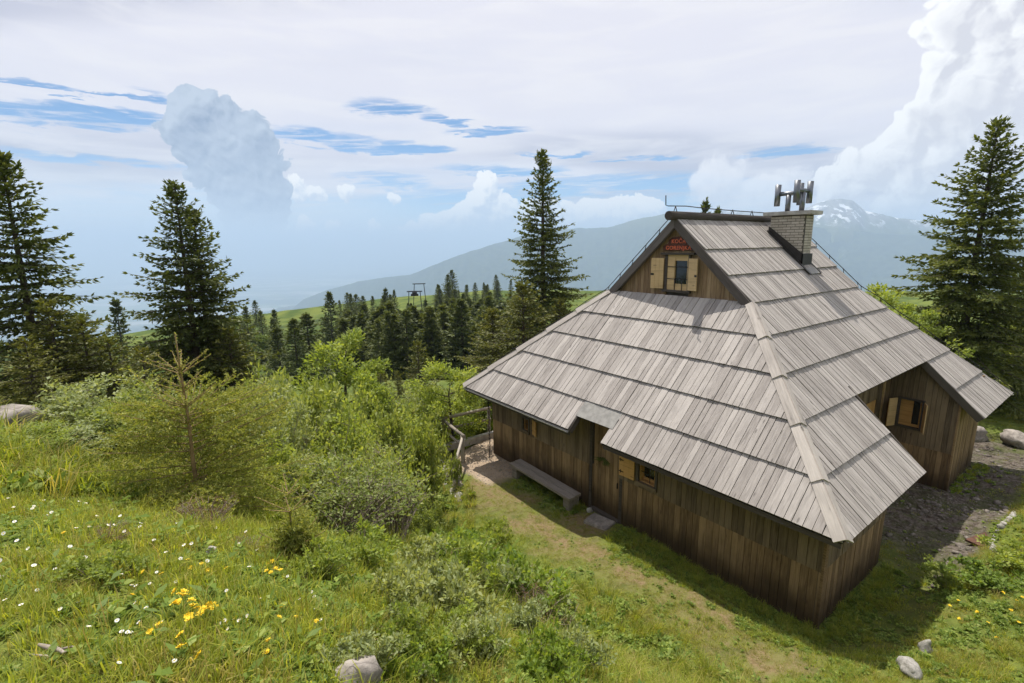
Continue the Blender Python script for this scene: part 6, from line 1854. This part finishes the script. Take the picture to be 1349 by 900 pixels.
def yflower():
    rg = np.random.default_rng(5); V_, F_ = [], []
    for hx_, hy_, hz_ in [(0, 0, 0), (.008, .003, -.002), (-.007, .005, -.003), (.002, -.008, -.002), (-.004, -.006, -.004), (.006, -.004, .001)]:
        for i in range(6):
            a = 2*PI*i/6+rg.uniform(0, 1); c, s = math.cos(a), math.sin(a); k = len(V_); up_ = rg.uniform(.2, .8); l = .008; w = .003
            V_ += [(hx_, hy_, hz_), (hx_+c*l*.6+s*w, hy_+s*l*.6-c*w, hz_+l*.5*up_), (hx_+c*l, hy_+s*l, hz_+l*up_), (hx_+c*l*.6-s*w, hy_+s*l*.6+c*w, hz_+l*.5*up_)]; F_.append((k, k+1, k+2, k+3))
    k = len(V_); V_ += [(.0014, 0, 0), (-.0014, 0, 0), (-.0014, .003, -.08), (.0014, .003, -.08)]; nf = len(F_); F_.append((k, k+1, k+2, k+3))
    me = bpy.data.meshes.new('yellow_flower'); me.from_pydata(V_, [], F_); me.materials.append(M_YOLK); me.materials.append(M_HERB); me.polygons.foreach_set('material_index', [0]*nf+[1])
    return me
DM, YM_ = daisy(), yflower()
from_px = {}
def flower(me, name, px, py, label, cat, group, sc):
    q = ground_hit(px, py)
    if q is None: return
    o = link(name, me); o.location = (q[0], q[1], q[2]+.055*sc+.012); o.scale = (sc,)*3
    tv = np.random.default_rng(int(px*7+py)).normal(0, .30, 3); o.rotation_euler = (tv[0]-.1, tv[1], tv[2]*8)
    tag(o, label, cat, group)
dz_px = [(8, 718), (25, 725), (40, 736), (28, 746), (72, 727), (75, 761), (3, 753), (10, 804), (31, 811), (82, 816), (107, 808), (128, 825), (120, 840), (157, 833), (163, 846), (185, 834), (175, 848), (171, 848), (176, 785), (181, 784), (162, 770), (195, 815), (180, 807), (200, 782), (208, 765), (233, 778), (240, 750), (244, 730), (254, 728), (221, 740), (202, 713),
         (186, 705), (187, 700), (166, 712), (150, 705), (145, 703), (153, 703), (103, 708), (66, 690), (45, 680), (35, 685), (20, 679), (47, 677), (106, 669), (115, 672), (70, 686), (86, 666), (60, 668), (160, 690), (298, 833), (292, 838), (310, 829), (327, 824), (316, 831), (302, 843), (266, 785), (275, 752), (396, 801), (412, 791), (417, 814), (431, 808), (415, 797), (424, 828), (370, 737), (378, 736), (427, 729), (316, 727), (325, 710), (233, 890), (160, 889), (150, 680), (22, 700), (13, 665), (95, 733), (115, 748), (52, 790), (8, 668), (130, 690), (250, 714), (286, 706), (330, 760), (345, 800), (380, 770), (300, 790), (216, 835), (90, 770), (48, 760), (340, 735), (205, 725), (120, 705), (235, 700)]
for i, (px, py) in enumerate(dz_px): flower(DM, 'daisy', px, py, 'small white daisy in the meadow grass, '+('near the left edge' if px < 90 else 'left of the yellow flowers' if px < 200 else 'among the yellow flowers' if px < 290 else 'right of the yellow flowers')+(', near' if py > 790 else ', higher up'), 'daisy', 'white daisies in the meadow', .62 if py > 760 else .80)
y_px = [(86, 714), (249, 751), (254, 762), (268, 756), (276, 765), (232, 800), (240, 803), (248, 806), (256, 811), (263, 822), (275, 819), (279, 820), (283, 817), (267, 830), (252, 833), (232, 816), (238, 814), (253, 840), (212, 840), (201, 851), (177, 800), (190, 770), (215, 771), (300, 762), (352, 765), (358, 768), (365, 761), (360, 752), (371, 763), (354, 756), (373, 815), (374, 813), (391, 827), (418, 833), (370, 828), (355, 860), (353, 878), (241, 862), (243, 877), (265, 889), (270, 824), (258, 818), (246, 800), (285, 822)]
for i, (px, py) in enumerate(y_px): flower(YM_, 'yellow_flower', px, py, 'small yellow flower head in the meadow, '+('in the dense yellow cluster' if 225 < px < 290 and py > 795 else 'in the group right of the cluster' if px > 290 else 'standing above the dense cluster' if py < 790 else 'scattered left of the cluster' if px < 225 else 'below the dense cluster'), 'flower', 'yellow flowers in the meadow', 1.15 if 225 < px < 290 and py > 795 else .85)
yr = [(1338, 800), (1345, 795), (1330, 812), (1261, 800), (1272, 760), (1300, 830), (1285, 815), (1340, 830), (1262, 823), (1320, 790), (1250, 805), (1310, 850)]
for px, py in yr: flower(YM_, 'yellow_flower', px, py, 'tiny yellow flower in the grass of the right bank', 'flower', 'yellow flowers on the right bank', 2.0)

# ------------------------------------------------------------------ haze: one closed box of even air round everything
mb = MB(); mb.box(-45000, 45000, -45000, 45000, PLAIN-31.5, 660)
hm = bpy.data.materials.new('pale_air'); hm.use_nodes = True; hm.node_tree.nodes.clear()
hg = NG(hm.node_tree)
pv = hg.new('ShaderNodeVolumePrincipled')
pv.inputs['Color'].default_value = (0.555, 0.72, 0.93, 1)
pv.inputs['Density'].default_value = 0.00015
pv.inputs['Anisotropy'].default_value = 0.0
ho = hg.new('ShaderNodeOutputMaterial'); hg.l.new(pv.outputs[0], ho.inputs['Volume'])
tag(mb.build('haze', hm), kind='stuff')
